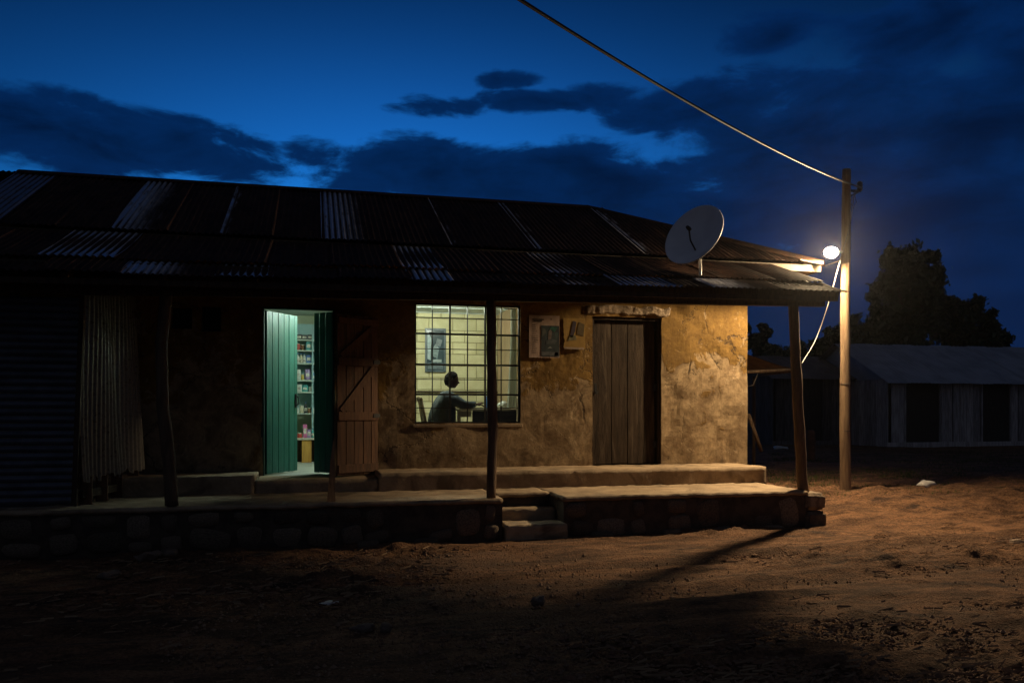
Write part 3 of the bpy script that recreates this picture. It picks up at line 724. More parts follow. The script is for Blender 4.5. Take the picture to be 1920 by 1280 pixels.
# ---- rooms
XP = .98; XO = AX(933, 14.0); YOB = 14.0; YSB = 14.95; ZC = 3.19; XSL = -1.75
part(MB().box(XSL - .1, XO + .1, YW + TW - .2, YSB + .1, ZTH - .12, ZTH), 'floor', M_FLOOR)
part(MB().box(XSL - .1, XO + .1, YW + TW + .002, YSB + .1, ZC, ZC + .03), 'ceiling', M_CEIL)
for k in range(4): part(MB().box(XP + .12, XO - .002, YW + TW + .3 + .7 * k, YW + TW + .33 + .7 * k, ZC - .012, ZC - .001), 'ceiling_batten', M_CEIL)
part(MB().box(XSL - .1, XSL, YW + TW + .004, YSB, ZTH + .002, ZC - .002), 'inner_wall', M_SHOPW)
part(MB().box(XSL, XP, YSB, YSB + .08, ZTH + .002, ZC - .002), 'inner_wall', M_SHOPW)
part(MB().box(XP, XP + .10, YW + TW + .004, YSB + .08, ZTH + .002, ZC - .002), 'inner_wall', M_SHOPW)
part(MB().box(XO, XO + .10, YW + TW + .004, YOB + .1, ZTH + .002, ZC - .002), 'inner_wall', M_INWALL)
core = part(MB().box(XP + .102, XO - .002, YOB + .012, YOB + .09, ZTH + .002, ZC - .002), 'block_wall', M_JOINT)
bw, bh = .415, .205; row = 0; z = 1.25
bmesh_cache = {}
while z < ZC - .05:
    x = XP + .104 - (bw / 2 if row % 2 else 0)
    while x < XO - .01:
        x0 = max(x, XP + .104) + .005; x1 = min(x + bw, XO - .004) - .005; z1 = min(z + bh, ZC - .004)
        if x1 - x0 > .04:
            key = (round(x1 - x0, 3), round(z1 - z, 3))
            if key not in bmesh_cache:
                mb = MB().box(0, x1 - x0, 0, .03, .005, z1 - z - .005); me = mb.mesh('block'); bm = bmesh.new(); bm.from_mesh(me); bmesh.ops.recalc_face_normals(bm, faces=bm.faces)
                bmesh.ops.bevel(bm, geom=bm.edges[:], offset=.005, segments=1, affect='EDGES'); bm.to_mesh(me); bm.free(); me.materials.append(M_BLOCK); bmesh_cache[key] = me
            link('block', bmesh_cache[key], None, core, (x0, YOB - random.uniform(.0, .006), z))
        x += bw
    z += bh; row += 1
part(MB().box(XP + .104, XO - .004, YOB - .002, YOB + .02, ZTH + .004, 1.245), 'dado', M_BLOCK, core)
part(MB().box(XP + .104, XO - .004, YOB - .022, YOB - .008, AZ(870, 736, YOB), AZ(870, 733, YOB)), 'dado_rail', M_DOORW, core)

# ------------------------------------------------------------------ lamps
M_TUBE = emis('fluorescent_tube', (.80, 1.0, .88), 460)
M_TUBE2 = emis('cool_tube', (.95, 1.0, .84), 360)
def tube_lamp(loc, L, m, label, rz=0):
    t = thing('tube_lamp', label, 'lamp', loc, 'ceiling tube lamps', rz)
    MB().box(-L / 2 - .05, L / 2 + .05, -.03, .03, -.035, 0).build('housing', M_CEIL, t)
    MB().tube([(-L / 2, 0, -.06), (L / 2, 0, -.06)], .016, 10).build('tube', m, t, True)
    for s in (-1, 1): MB().box(s * (L / 2 + .012) - .012, s * (L / 2 + .012) + .012, -.02, .02, -.08, -.036).build('tube_holder', M_CEIL, t)
tube_lamp((.60, 12.35, ZC - .002), .9, M_TUBE, 'white tube lamp on the ceiling of the small shop', R(90))
tube_lamp((1.75, 12.18, ZC - .014), .9, M_TUBE2, 'white tube lamp on the ceiling of the yellow room')

# utility pole and its street lamp
YP = 10.72; LAMP = 4900
pb = at(1585, 922, YP); pt = at(1587, 318, YP)
pole = thing('utility_pole', 'tall bare wooden utility pole carrying the lit lamp beside the porch', 'pole', (pb.x, pb.y, float(gz(pb.x, pb.y)) - .1))
PO = -Vector(pole.location)
def onpole(mb, name, m, smooth=False):
    o = mb.build(name, m, None, smooth); o.parent = pole; o.location = PO; return o
ps = [at(1585, 940, YP), pb, at(1584.5, 760, YP), at(1584.5, 600, YP), at(1586, 450, YP), pt]
ps = [ps[0].lerp(ps[1], 0)] + ps[1:]
fine = []; rad = []
for i in range(len(ps) - 1):
    for k in range(8): t = k / 8; fine.append(ps[i].lerp(ps[i + 1], t))
fine.append(ps[-1]); rad = [.083 - .022 * i / (len(fine) - 1) for i in range(len(fine))]
o = onpole(MB().tube(fine, rad, 14), 'shaft', M_POLE, True); roughen(o.data, .014, 5, 3); roughen(o.data, .02, 1.2, 4)
ins = at(1612, 352, YP)
onpole(MB().bar((pt.x, YP, at(1600, 358, YP).z), (ins.x + .01, YP, at(1600, 358, YP).z), .03, .03), 'bracket', M_STEEL)
onpole(MB().bar((pt.x, YP, at(1600, 372, YP).z), (ins.x - .03, YP, at(1600, 360, YP).z), .02, .02), 'bracket', M_STEEL)
onpole(MB().lathe([(.0, -.05), (.03, -.05), (.045, -.02), (.032, 0), (.047, .02), (.034, .04), (.045, .06), (.03, .09), (0, .095)], 14, Matrix.Translation(ins)), 'insulator', M_PORC, True)
onpole(MB().tube([at(1600, 356, YP), at(1606, 380, YP), at(1600, 390, YP), at(1594, 378, YP), at(1610, 356, YP)], .006, 6), 'wire_loop', M_CABLE)
for z in (1.2, 1.9): onpole(MB().tube([(pb.x + .077 * math.cos(a), YP + .077 * math.sin(a), z) for a in np.linspace(0, 2 * math.pi, 17)], .004, 5, False), 'wire_tie', M_STEEL)
lp = at(1558.5, 473, YP - .17)
lamp = thing('street_lamp', 'glaring round lamp on a short arm fixed to the wooden pole', 'lamp', (lp.x, lp.y, lp.z))
pa = at(1581, 476, YP); LO = Vector((lp.x, lp.y, lp.z))
ln_ = Vector((-.45, -.54, -.71)).normalized(); LM4 = ln_.to_track_quat('Z', 'Y').to_matrix().to_4x4()
MB().lathe([(.03, -.10), (.045, -.085), (.07, -.055), (.100, -.004), (.105, .002), (.100, .004), (.065, -.045)], 24, LM4).build('housing', mat('grey_lamp_housing', (.12, .12, .12), (.08, .08, .08), 5, .5), lamp, True)
MB().tube([LM4 @ Vector((.101 * math.cos(a_), .101 * math.sin(a_), .004)) for a_ in np.linspace(0, 2 * math.pi, 25)], .006, 6, False).build('rim', M_STEEL, lamp, True)
MB().lathe([(.092, -.012), (.092, .002), (.084, .020), (.060, .036), (.030, .044), (.002, .047)], 24, LM4).build('lit_glass', emis('lit_lamp', (1.0, .73, .42), LAMP), lamp, True)
MB().tube([pa - LO + Vector((.02, 0, .02)), LM4 @ Vector((0, 0, -.10)), LM4 @ Vector((0, 0, -.065))], .014, 8).build('arm', M_STEEL, lamp, True)

# ------------------------------------------------------------------ cables
WX, WY = 400, -375
def cable(name, pts, r, m, label, n=24, group=None):
    """a smooth hanging line through the points"""
    P = [Vector(p) for p in pts]; out = []
    Q = [P[0] * 2 - P[1]] + P + [P[-1] * 2 - P[-2]]
    for i in range(1, len(Q) - 2):
        for k in range(n):
            t = k / n; a, b_, c_, d_ = Q[i - 1], Q[i], Q[i + 1], Q[i + 2]
            out.append(.5 * ((2 * b_) + (c_ - a) * t + (2 * a - 5 * b_ + 4 * c_ - d_) * t * t + (3 * b_ - a - 3 * c_ + d_) * t ** 3))
    out.append(P[-1]); o = MB().tube(out, r, 6).build(name, m, None, True); tag(o, label, 'cable', group); return o
A = ins + Vector((0, -.03, -.01)); B = at(WX, WY, 3.4)
pts = []
for k in range(9):
    t = k / 8; p = A.lerp(B, t); p.z -= .16 * 4 * t * (1 - t); pts.append(p)
cable('power_line', pts, .0135, M_CABLE, 'thick black power line running from the pole up across the sky')
cable('service_cable', [at(1602, 360, YP - .1), at(1594, 420, YP - .1), at(1577, 482, YP - .1), at(1553, 570, YP - .35), at(1530, 635, YP - .55), at(1503, 682, YBM + .07)], .0065, M_CABLE2, 'pale cable drooping from the pole top down to the corner porch post')
cable('lamp_cable', [at(1577, 488, YP - .07), at(1562, 493, YP), at(1546, 498, YP + .3), at(1534, 494, YE - .02), at(1500, 487, YE - .02)], .006, M_CABLE2, 'short pale cable from the lamp to the roof corner')

# ------------------------------------------------------------------ satellite dish on the porch roof
dc = at(1304, 443, 9.75)
dish = thing('satellite_dish', 'round grey satellite dish on a short mast on the porch roof', 'satellite dish', (AX(1313, 9.55), 9.55, 3.07))
DO = -Vector(dish.location)
vdir = (dc - Vector((0, 0, CAMZ))).normalized(); right = vdir.cross(Vector((0, 0, 1))).normalized(); upv = right.cross(vdir)
tilt = R(49); sdir = (-right * .70 + upv * .71).normalized()
nrm = (-vdir * math.cos(tilt) + sdir * math.sin(tilt)).normalized()
Rm = nrm.to_track_quat('Z', 'Y').to_matrix().to_4x4(); DM = Matrix.Translation(dc) @ Rm
rr = .425; prof = []
def ondish(mb, name, m, smooth=False): o = mb.build(name, m, None, smooth); o.parent = dish; o.location = DO; return o
front = [(r_, .10 * (r_ / rr) ** 2 - .05) for r_ in np.linspace(.002, rr, 12)]; back = [(rr + .008, .052), (rr + .008, .036)] + [(r_, .10 * (r_ / rr) ** 2 - .066) for r_ in np.linspace(rr - .006, .002, 8)]
mb = MB().lathe(front + back, 40, DM); ondish(mb, 'reflector', M_DISH, True)
foot = Vector((AX(1313, 9.55), 9.55, 3.07))
hub = DM @ Vector((0, 0, -.09))
top = Vector((foot.x, foot.y, AZ(1313, 486, 9.55)))
ondish(MB().tube([foot - Vector((0, 0, .1)), top], .019, 10), 'mast', mat('galvanised_pipe', (.4, .38, .35), (.3, .28, .26), 6, .5, metal=.3), True)
ondish(MB().tube([top, hub + (top - hub) * .3, hub], .024, 8), 'mount', M_STEEL, True)
rim = DM @ Vector((0, 0, 0)); low = DM @ (Matrix.Rotation(0, 4, 'Z') @ Vector((0, 0, 0)))
ldir = (-upv * .8 + right * .25); ldir = (ldir - nrm * ldir.dot(nrm)).normalized()
a0 = dc + ldir * .12 - nrm * .045; a1 = dc + ldir * .10 + nrm * .10; a2 = dc + nrm * .16 - ldir * .02
ondish(MB().tube([dc + ldir * .2 - nrm * .03, a1 + ldir * .03, a2], .011, 7), 'feed_arm', M_STEEL, True)
ondish(MB().lathe([(0, -.03), (.022, -.03), (.028, 0), (.02, .045), (0, .045)], 10, Matrix.Translation(a2) @ Rm), 'receiver', M_STEEL, True)

# ------------------------------------------------------------------ posters on the wall
a, b_ = at(992, 670, YW - .02), at(1049, 592, YW - .02)
po = thing('poster', 'large pale notice with a dark picture pasted left of the dark door', 'poster', (a.x, YW - .021, a.z), 'posters beside the dark door')
w, hgt = b_.x - a.x, b_.z - a.z
def curl_sheet(w, h, amp, seed, x0=0, z0=0, y=0.0, torn=False):
    n = 14; vs = []; fs = []; r = random.Random(seed)
    for j in range(n + 1):
        for i in range(n + 1):
            u, v = i / n, j / n; yy = y - amp * (.25 + math.sin(3 * u + seed) * .2 + (u - .5) ** 2 * v * 2)
            xx = x0 + w * u; zz = z0 + h * v
            if torn and j == 0: zz += h * .10 * r.random()
            if torn and i == 0: xx += w * .12 * r.random() * (1 - v)
            vs.append((xx, yy, zz))
    k = len(vs); vs += [(x, y_ + .0015, z) for x, y_, z in vs]
    for j in range(n):
        for i in range(n):
            q = j * (n + 1) + i; fs.append((q, q + 1, q + n + 2, q + n + 1)); fs.append((q + k, q + n + 1 + k, q + n + 2 + k, q + 1 + k))
    return MB().add(vs, fs)
paper = mat('yellowed_paper', (.42, .31, .25), (.34, .25, .20), 7, .8, .2, 30, c3=(.27, .20, .16))
curl_sheet(w, hgt, .003, 1).build('sheet', paper, po)
pic = print_mat('dark_teal_print', [(.020, .034, .038), (.030, .062, .060), (.012, .02, .026)], 4, (1, 1, .5))
px0, pz0, pw, ph = w * .39, hgt * .03, w * .60, hgt * .73
curl_sheet(pw, ph, .001, 2, px0, pz0, -.004).build('picture', pic, po)
def shape(parent, name, pts, y, col, x0, z0, w_, h_):
    n_ = len(pts); vs = [(x0 + w_ * a_, y, z0 + h_ * b2) for a_, b2 in pts]; vs += [(x_, y + .0012, z_) for x_, y_, z_ in vs]
    return MB().add(vs, [tuple(range(n_)), tuple(range(2 * n_ - 1, n_ - 1, -1))] + [(i_, n_ + i_, n_ + (i_ + 1) % n_, (i_ + 1) % n_) for i_ in range(n_)]).build(name, mat('print_' + '_'.join('%d' % int(c_ * 1000) for c_ in col), col, tuple(c_ * .6 for c_ in col), 22, .6), parent)
for pts, col in (([(.02, .02), (.98, .02), (.98, .15), (.02, .15)], (.10, .11, .12)), ([(.38, .55), (.55, .55), (.60, .80), (.50, .90), (.40, .80)], (.16, .13, .12)), ([(.45, .90), (.75, .80), (.9, .95), (.6, .97)], (.02, .12, .09)),
                 ([(.3, .40), (.75, .40), (.9, .52), (.55, .58), (.25, .50)], (.075, .09, .10)), ([(.35, .27), (.62, .27), (.5, .33)], (.22, .24, .24)), ([(.7, .03), (.95, .03), (.95, .13), (.78, .16)], (.25, .2, .22)), ([(.05, .62), (.3, .78), (.22, .9), (.05, .92)], (.09, .10, .09))):
    shape(po, 'print_shape', pts, -.0062, col, px0, pz0, pw, ph)
ink = mat('black_print', (.04, .03, .03), (.06, .045, .04), 20, .8)
ln = MB(); r = random.Random(4)
for (z, x0, x1) in ((.90, .10, .48), (.86, .14, .42), (.91, .70, .74)): ln.box(w * x0, w * x1, -.0052, -.0040, hgt * z - .008, hgt * z + .008)
for k in range(14):
    z = .12 + .05 * k; ln.box(w * .09, w * r.uniform(.2, .31), -.0052, -.0040, hgt * z - .003, hgt * z + .003)
ln.build('print_line', ink, po); po.children[-1]['kind'] = 'stuff'
a, b_ = at(1056, 657, YW - .02), at(1097, 597, YW - .02)
pt_ = thing('poster', 'torn yellow poster beside the dark door frame', 'poster', (a.x, YW - .021, a.z), 'posters beside the dark door')
w, hgt = b_.x - a.x, b_.z - a.z
curl_sheet(w, hgt, .004, 5, torn=True).build('sheet', mat('faded_yellow_print', (.34, .215, .05), (.25, .15, .035), 5, .8), pt_)
for pts, col in (([(.30, .42), (.42, .40), (.55, .62), (.60, .88), (.45, .92), (.38, .70)], (.045, .03, .045)), ([(.62, .50), (.92, .45), (.97, .82), (.72, .88), (.65, .7)], (.11, .075, .025)), ([(.2, .30), (.62, .34), (.55, .48), (.3, .46)], (.17, .15, .075)), ([(.05, .05), (.95, .04), (.95, .10), (.05, .11)], (.36, .27, .2))):
    shape(pt_, 'print_shape', pts, -.0058, col, 0, 0, w, hgt)

# ------------------------------------------------------------------ left end: iron screen and ribbed shutter
p0, p1 = at(149, 905, 9.62), at(259, 888, 10.9)
scr = thing('iron_screen', 'upright corrugated iron screen with ragged foot closing the left end of the porch', 'screen', (p0.x, p0.y, ZS))
L = math.hypot(p1.x - p0.x, p1.y - p0.y); ang = math.atan2(p1.y - p0.y, p1.x - p0.x)
def iron(w, h, pitch, amp, seed, ragged=.05):
    n = int(w / pitch * 6); m_ = 12; vs = []; fs = []; r = random.Random(seed); e = [r.uniform(0, ragged) for _ in range(n + 1)]
    for j in range(m_ + 1):
        for i in range(n + 1):
            x = w * i / n; t = j / m_
            vs.append((x, amp * math.cos(2 * math.pi * x / pitch) + .03 * math.sin(2.2 * t + seed) + .02 * math.sin(5 * i / n + 3 * t) - .06 * (1 - t) ** 3, h * t + (e[i // 5 * 5] if j == 0 else 0)))
    for j in range(m_):
        for i in range(n): q = j * (n + 1) + i; fs.append((q, q + 1, q + n + 2, q + n + 1))
    return MB().add(vs, fs)
half = L * .52
for k, (x, wd) in enumerate(((0, half + .04), (half, L - half))):
    o = iron(wd, 2.15, .078, .013, 3 + k, .08).build('iron_sheet', M_OLDZ, scr, True); o.location = (x * math.cos(ang), x * math.sin(ang) - .012 * k, .235 + .03 * k); o.rotation_euler = (0, 0, ang)
for z in (.12, 1.2, 2.2):
    o = MB().bar((0, .05, z), (L * math.cos(ang), .05 + L * math.sin(ang), z), .05, .08).build('rail', M_TIMBER, scr)
for t in (.1, .35, .6, .9):
    x = L * t; MB().box(x * math.cos(ang) - .06, x * math.cos(ang) + .06, x * math.sin(ang) - .03 + .02, x * math.sin(ang) + .02, .0, .30).build('foot_board', M_BROWN, scr)
q0, q1 = at(-60, 700, 9.55), at(138, 700, 9.58)
shu = thing('ribbed_shutter', 'dark ribbed iron shutter at the far left end of the porch', 'shutter', (q0.x, 9.58, ZS))
Wq = q1.x - q0.x; n = 28; pitch = 2.2 / n
for k in range(n):
    z = .03 + pitch * k; lean = .05 * (k / n)
    prof_ = [(0, -.0), (-.014, .25), (-.02, .5), (-.014, .75), (0, 1.0)]
    vs = []; 
    for x in (-.4, Wq + lean * 1.6 - .02):
        for yy, t in prof_: vs.append((x, yy, z + (pitch - .006) * t))
    vs += [(x, y_ + .004, z_) for x, y_, z_ in vs]
    fs = [(i, i + 1, i + 6, i + 5) for i in range(4)] + [(i + 10, i + 15, i + 16, i + 11) for i in range(4)] + [(i, i + 10, i + 11, i + 1) for i in range(4)] + [(i + 5, i + 6, i + 16, i + 15) for i in range(4)]
    MB().add(vs, fs).build('slat', M_DULL if False else mat('dark_blue_iron', (.10, .11, .14), (.06, .065, .08), 4, .55, metal=.3), shu)
MB().bar((Wq + .0, .03, 0), (Wq + .08, .03, 2.25), .07, .05).build('jamb', M_TIMBER, shu)

# leaning board on the slab edge
bb, bt = at(621, 941, YS + .12), at(626, 820, YS + .20)
brd = MB().add([at(613, 942, YS + .10), at(629, 942, YS + .14), at(628, 812, YS + .24), at(624, 832, YS + .22), at(620, 858, YS + .2),
                at(613, 942, YS + .13), at(629, 942, YS + .17), at(628, 812, YS + .27), at(624, 832, YS + .25), at(620, 858, YS + .23)],
               [(0, 1, 2, 3, 4), (9, 8, 7, 6, 5), (0, 5, 6, 1), (1, 6, 7, 2), (2, 7, 8, 3), (3, 8, 9, 4), (4, 9, 5, 0)])
o = brd.build('broken_board', mat('raw_board', (.30, .175, .085), (.2, .11, .05), 5, .8, .4, 24, (6, 6, .6))); tag(o, 'short splintered board standing on the porch edge before the brown door', 'board')

# ------------------------------------------------------------------ inside the shop
YSH = 14.45
def shx(px): return AX(px, YSH)
sx0, sx1 = shx(520), shx(612)
shelf_y = [636, 656, 680, 712, 734, 774]
sz = [AZ(572, p, YSH) for p in shelf_y]
sh = thing('shelf_unit', 'tall pale blue shelf unit of goods seen through the green doorway', 'shelf', ((sx0 + sx1) / 2, YSH + .2, ZTH))
SO = -Vector(sh.location)
M_SHB = mat('pale_blue_shelf', (.33, .50, .52), (.26, .42, .45), 3, .5)
def onsh(mb, name, m): o = mb.build(name, m, None); o.parent = sh; o.location = SO; return o
onsh(MB().box(sx0, sx1, YSH + .36, YSH + .38, ZTH + .85, sz[0] + .3), 'back_panel', M_SHB)
for x in (sx0 - .02, shx(586), sx1): onsh(MB().box(x - .012, x + .012, YSH + .0, YSH + .358, ZTH + .001, sz[0] + .1), 'upright', M_SHB)
for z in sz: onsh(MB().box(sx0 - .006, sx1 - .014, YSH + .012, YSH + .356, z - .022, z), 'shelf_board', mat('shelf_edge', (.5, .56, .5), (.4, .46, .4), 4, .5))
tz = AZ(572, 820, YSH - .1)
tb = thing('low_table', 'low wooden table with yellow panels under the shelves', 'table', ((sx0 + sx1) / 2, YSH - .2, ZTH))
TO = -Vector(tb.location)
M_YW = mat('yellow_wood', (.50, .27, .06), (.38, .19, .04), 4, .5, .2, 20, (5, 5, .7), per_object=.15)
def ontb(mb, name, m): o = mb.build(name, m, None); o.parent = tb; o.location = TO; return o
ontb(MB().box(sx0, sx1, YSH - .38, YSH - .012, tz - .03, tz), 'table_top', mat('pale_table_top', (.5, .45, .36), (.4, .36, .28), 4, .5))
for a, b_ in ((540, 556.5), (566, 584), (594, 606)): ontb(MB().box(AX(a, YSH - .36), AX(b_, YSH - .36), YSH - .36, YSH - .34, ZTH + .001, tz - .032), 'panel', M_YW)
ontb(MB().box(sx0 + .02, sx1 - .02, YSH - .1, YSH - .08, ZTH + .001, tz - .032), 'back_board', mat('dark_inner_board', (.08, .045, .02), (.05, .03, .015), 5, .8))
WARES = {'white': (.72, .72, .68), 'blue': (.10, .22, .50), 'pink': (.62, .16, .36), 'red': (.5, .07, .05), 'brown': (.22, .11, .05), 'yellow': (.65, .48, .10), 'teal': (.08, .36, .36), 'black': (.03, .03, .035), 'lilac': (.42, .30, .55), 'cream': (.65, .58, .42)}
def ware(kind, col, px, z, wpx, h, label, y=YSH + .12, yj=None):
    y = y if yj is None else yj
    w = wpx / 1530 * (y / .97) * 1.03; x = AX(px, y); loc = (x, y, z + .001)
    m = mat('ware_' + col, WARES[col], tuple(v * .75 for v in WARES[col]), 14, .4)
    lab = mat('ware_label', (.75, .72, .62), (.4, .35, .3), 30, .5); capm = mat('ware_cap_' + ('blue' if col != 'blue' else 'white'), WARES['blue' if col != 'blue' else 'white'], None, 5, .4)
    if kind == 'bottle':
        t = thing('bottle', label, 'bottle', loc, 'goods in the shop'); r_ = w / 2
        MB().lathe([(r_ * .9, 0), (r_, .01), (r_, h * .55), (r_ * .8, h * .66), (r_ * .38, h * .78), (r_ * .35, h * .88)], 14).build('body', m, t, True)
        MB().lathe([(r_ * .45, h * .875), (r_ * .45, h), (0.001, h + .001)], 12).build('cap', capm, t); MB().lathe([(r_ * 1.02, h * .16), (r_ * 1.02, h * .45)], 14).build('paper_label', lab, t, True)
    elif kind == 'tin':
        t = thing('tin', label, 'tin', loc, 'goods in the shop'); r_ = w / 2
        MB().lathe([(r_ * .96, 0), (r_, .008), (r_, h * .9), (r_ * .96, h * .93)], 16).build('body', m, t, True); MB().lathe([(r_ * 1.03, h * .9), (r_ * 1.03, h), (.001, h + .001)], 16).build('lid', lab, t)
    elif kind == 'packet':
        t = thing('packet', label, 'packet', loc, 'goods in the shop')
        vs = []; 
        for zz, k in ((0, .75), (.12, 1), (.5, 1.05), (.85, .95), (1, .2)):
            for a_, b2 in ((-1, -1), (1, -1), (1, 1), (-1, 1)): vs.append((a_ * w / 2 * (1 if zz > .9 else (.93 + .07 * k)), b2 * w * .28 * k, zz * h))
        MB().add(vs, [(i * 4 + k, i * 4 + (k + 1) % 4, i * 4 + 4 + (k + 1) % 4, i * 4 + 4 + k) for i in range(4) for k in range(4)] + [(3, 2, 1, 0), (16, 17, 18, 19)]).build('bag', m, t, True)
        MB().box(-w * .3, w * .3, -w * .33, -w * .30, h * .3, h * .62).build('print_panel', lab, t)
    else:
        t = thing('carton', label, 'carton', loc, 'goods in the shop')
        MB().box(-w / 2, w / 2, -w * .4, w * .4, 0, h).build('box', m, t, bevel=.003); MB().box(-w * .36, w * .36, -w * .4 - .003, -w * .4 - .0005, h * .3, h * .7).build('print_panel', lab, t)
        MB().box(-w / 2 + .002, w / 2 - .002, -.006, .006, h, h + .002).build('flap_seam', lab, t)
    return t
ware('carton', 'black', 561, sz[0], 9, .09, 'left dark carton on the topmost shelf inside the doorway'); ware('carton', 'black', 571, sz[0], 9, .085, 'middle dark carton on the topmost shelf inside the doorway'); ware('carton', 'black', 581, sz[0], 8, .09, 'right dark carton on the topmost shelf inside the doorway')
ware('tin', 'red', 559, sz[1], 6, .12, 'small red tin on the second shelf from the top'); ware('tin', 'brown', 567, sz[1], 6, .10, 'small brown tin on the second shelf from the top'); ware('carton', 'teal', 579, sz[1], 9, .15, 'teal carton on the second shelf from the top')
for px, c_, lb in ((558.5, 'white', 'leftmost white bottle on the third shelf'), (564.5, 'cream', 'cream bottle on the third shelf between two others'), (570.5, 'white', 'right white bottle on the third shelf')): ware('bottle', c_, px, sz[2], 5.4, .17, lb)
ware('carton', 'blue', 579, sz[2], 8, .14, 'blue carton on the third shelf beside the white bottles')
ware('packet', 'white', 559, sz[3], 9, .18, 'plump white packet at the left of the fourth shelf'); ware('tin', 'yellow', 567, sz[3], 5, .10, 'yellow tin on the fourth shelf'); ware('packet', 'lilac', 577, sz[3], 9, .19, 'lilac packet on the fourth shelf beside a yellow tin'); ware('bottle', 'blue', 587.5, sz[3], 5, .16, 'blue bottle at the right of the fourth shelf')
ware('packet', 'white', 561, sz[4], 9, .13, 'low white packet at the left of the fifth shelf'); ware('packet', 'teal', 572, sz[4], 10, .12, 'teal packet on the fifth shelf'); ware('tin', 'white', 583, sz[4], 7, .09, 'squat white tin on the fifth shelf')
ware('carton', 'white', 557, sz[5], 6, .09, 'small white carton at the left of the lowest shelf'); ware('tin', 'cream', 565.5, sz[5], 7, .13, 'cream tin on the lowest shelf'); ware('bottle', 'black', 573, sz[5], 5, .19, 'black bottle on the lowest shelf'); ware('tin', 'brown', 580, sz[5], 6, .09, 'brown tin on the lowest shelf'); ware('bottle', 'white', 587, sz[5], 4.5, .12, 'small white bottle at the right of the lowest shelf')
ware('carton', 'lilac', 554.5, tz, 5, .13, 'lilac carton at the left end of the low table', yj=YSH - .2); ware('tin', 'red', 562, tz, 8, .08, 'flat red tin on the low table', yj=YSH - .22); ware('carton', 'pink', 572, tz, 6.5, .225, 'tall pink carton standing on the low table', yj=YSH - .2); ware('carton', 'lilac', 579.5, tz, 5.5, .14, 'lilac carton beside the tall pink one', yj=YSH - .22); ware('bottle', 'teal', 586, tz, 4.5, .16, 'slim teal bottle on the low table', yj=YSH - .15)

# ------------------------------------------------------------------ inside the yellow room
a, b_ = at(797, 697, YOB - .03), at(836, 616, YOB - .03)
fp = thing('framed_picture', 'dark framed picture hanging on the yellow block wall', 'picture', ((a.x + b_.x) / 2, YOB - .008, a.z)); W_, H_ = b_.x - a.x, b_.z - a.z
fr = MB(); e = .03
fr.box(-W_ / 2, -W_ / 2 + e, -.035, 0, 0, H_); fr.box(W_ / 2 - e, W_ / 2, -.035, 0, 0, H_); fr.box(-W_ / 2 + e, W_ / 2 - e, -.035, 0, 0, e); fr.box(-W_ / 2 + e, W_ / 2 - e, -.035, 0, H_ - e, H_)
fr.build('frame', mat('grey_blue_frame', (.10, .13, .15), (.06, .08, .09), 6, .35), fp)
MB().box(-W_ / 2 + e, W_ / 2 - e, -.015, -.002, e, H_ - e).build('print', print_mat('blue_grey_print', [(.05, .075, .085), (.035, .055, .065), (.09, .13, .15)], 3, (1, 1, .6), .15), fp)
for pts, col in (([(.04, .28), (.22, .25), (.26, .80), (.10, .93), (.04, .9)], (.42, .52, .55)), ([(.35, .35), (.60, .30), (.72, .55), (.50, .66), (.36, .55)], (.20, .27, .28)), ([(.04, .03), (.96, .03), (.96, .18), (.04, .18)], (.13, .17, .19)), ([(.5, .62), (.8, .6), (.9, .75), (.6, .8)], (.16, .20, .21)), ([(.30, .20), (.85, .20), (.85, .27), (.30, .27)], (.36, .42, .43))):
    shape(fp, 'print_shape', pts, -.0175, col, -W_ / 2 + e, e, W_ - 2 * e, H_ - 2 * e)
# desk
YD0, YD1 = 11.72, 12.28; dx0, dx1 = AX(856, YD0), XO - .06; zt = AZ(900, 766, YD0)
dk = thing('desk', 'plain desk with dark front panel where the seated man writes', 'desk', ((dx0 + dx1) / 2, (YD0 + YD1) / 2, ZTH)); KO = -Vector(dk.location)
def ondk(mb, name, m, **k): o = mb.build(name, m, None, **k); o.parent = dk; o.location = KO; return o
M_DK = mat('dark_desk_wood', (.06, .055, .04), (.035, .032, .025), 4, .6, .2, 20, (.7, 5, 5)); M_DT = mat('pale_desk_top', (.42, .38, .26), (.34, .30, .2), 4, .45, .1, 20, (.7, 5, 5))
ondk(MB().box(dx0, dx1, YD0, YD1, zt - .028, zt), 'desk_top', M_DT, bevel=.004)
ondk(MB().box(AX(886, YD0 + .03), dx1 - .03, YD0 + .03, YD0 + .05, ZTH + .2, zt - .029), 'front_panel', M_DK)
for x in (dx0 + .05, dx1 - .05):
    for y in (YD0 + .08, YD1 - .05): ondk(MB().box(x - .025, x + .025, y - .025, y + .025, ZTH + .001, zt - .029), 'leg', M_DT)
ondk(MB().box(dx0 + .08, AX(884, YD0 + .05), YD0 + .06, YD0 + .08, zt - .12, zt - .03), 'drawer', M_DT)
pp = thing('paper_stack', 'white papers lying on the desk before the man', 'papers', (AX(900, 11.9), 11.9, zt + .0005))
for k in range(5): MB().box(-.15, .15, -.1, .1, .003 * k, .003 * k + .002, Matrix.Rotation(.15 * k - .2, 4, 'Z')).build('paper', mat('white_paper', (.75, .75, .70), (.66, .66, .6), 5, .7), pp)
bt_ = thing('bottle', 'blue bottle on the desk close to the porch post', 'bottle', (AX(913, 12.0), 12.0, zt + .0005))
MB().lathe([(.030, 0), (.034, .01), (.034, .12), (.014, .16), (.013, .19)], 14).build('body', mat('ware_blue', WARES['blue']), bt_, True); MB().lathe([(.017, .185), (.017, .215), (.001, .216)], 12).build('cap', mat('ware_white', WARES['white']), bt_)
bm = bmesh.new(); bmesh.ops.create_icosphere(bm, subdivisions=3, radius=.1); me = bpy.data.meshes.new('bag'); bm.to_mesh(me); bm.free()
for v in me.vertices: v.co.z = max(v.co.z * .75, -.045)
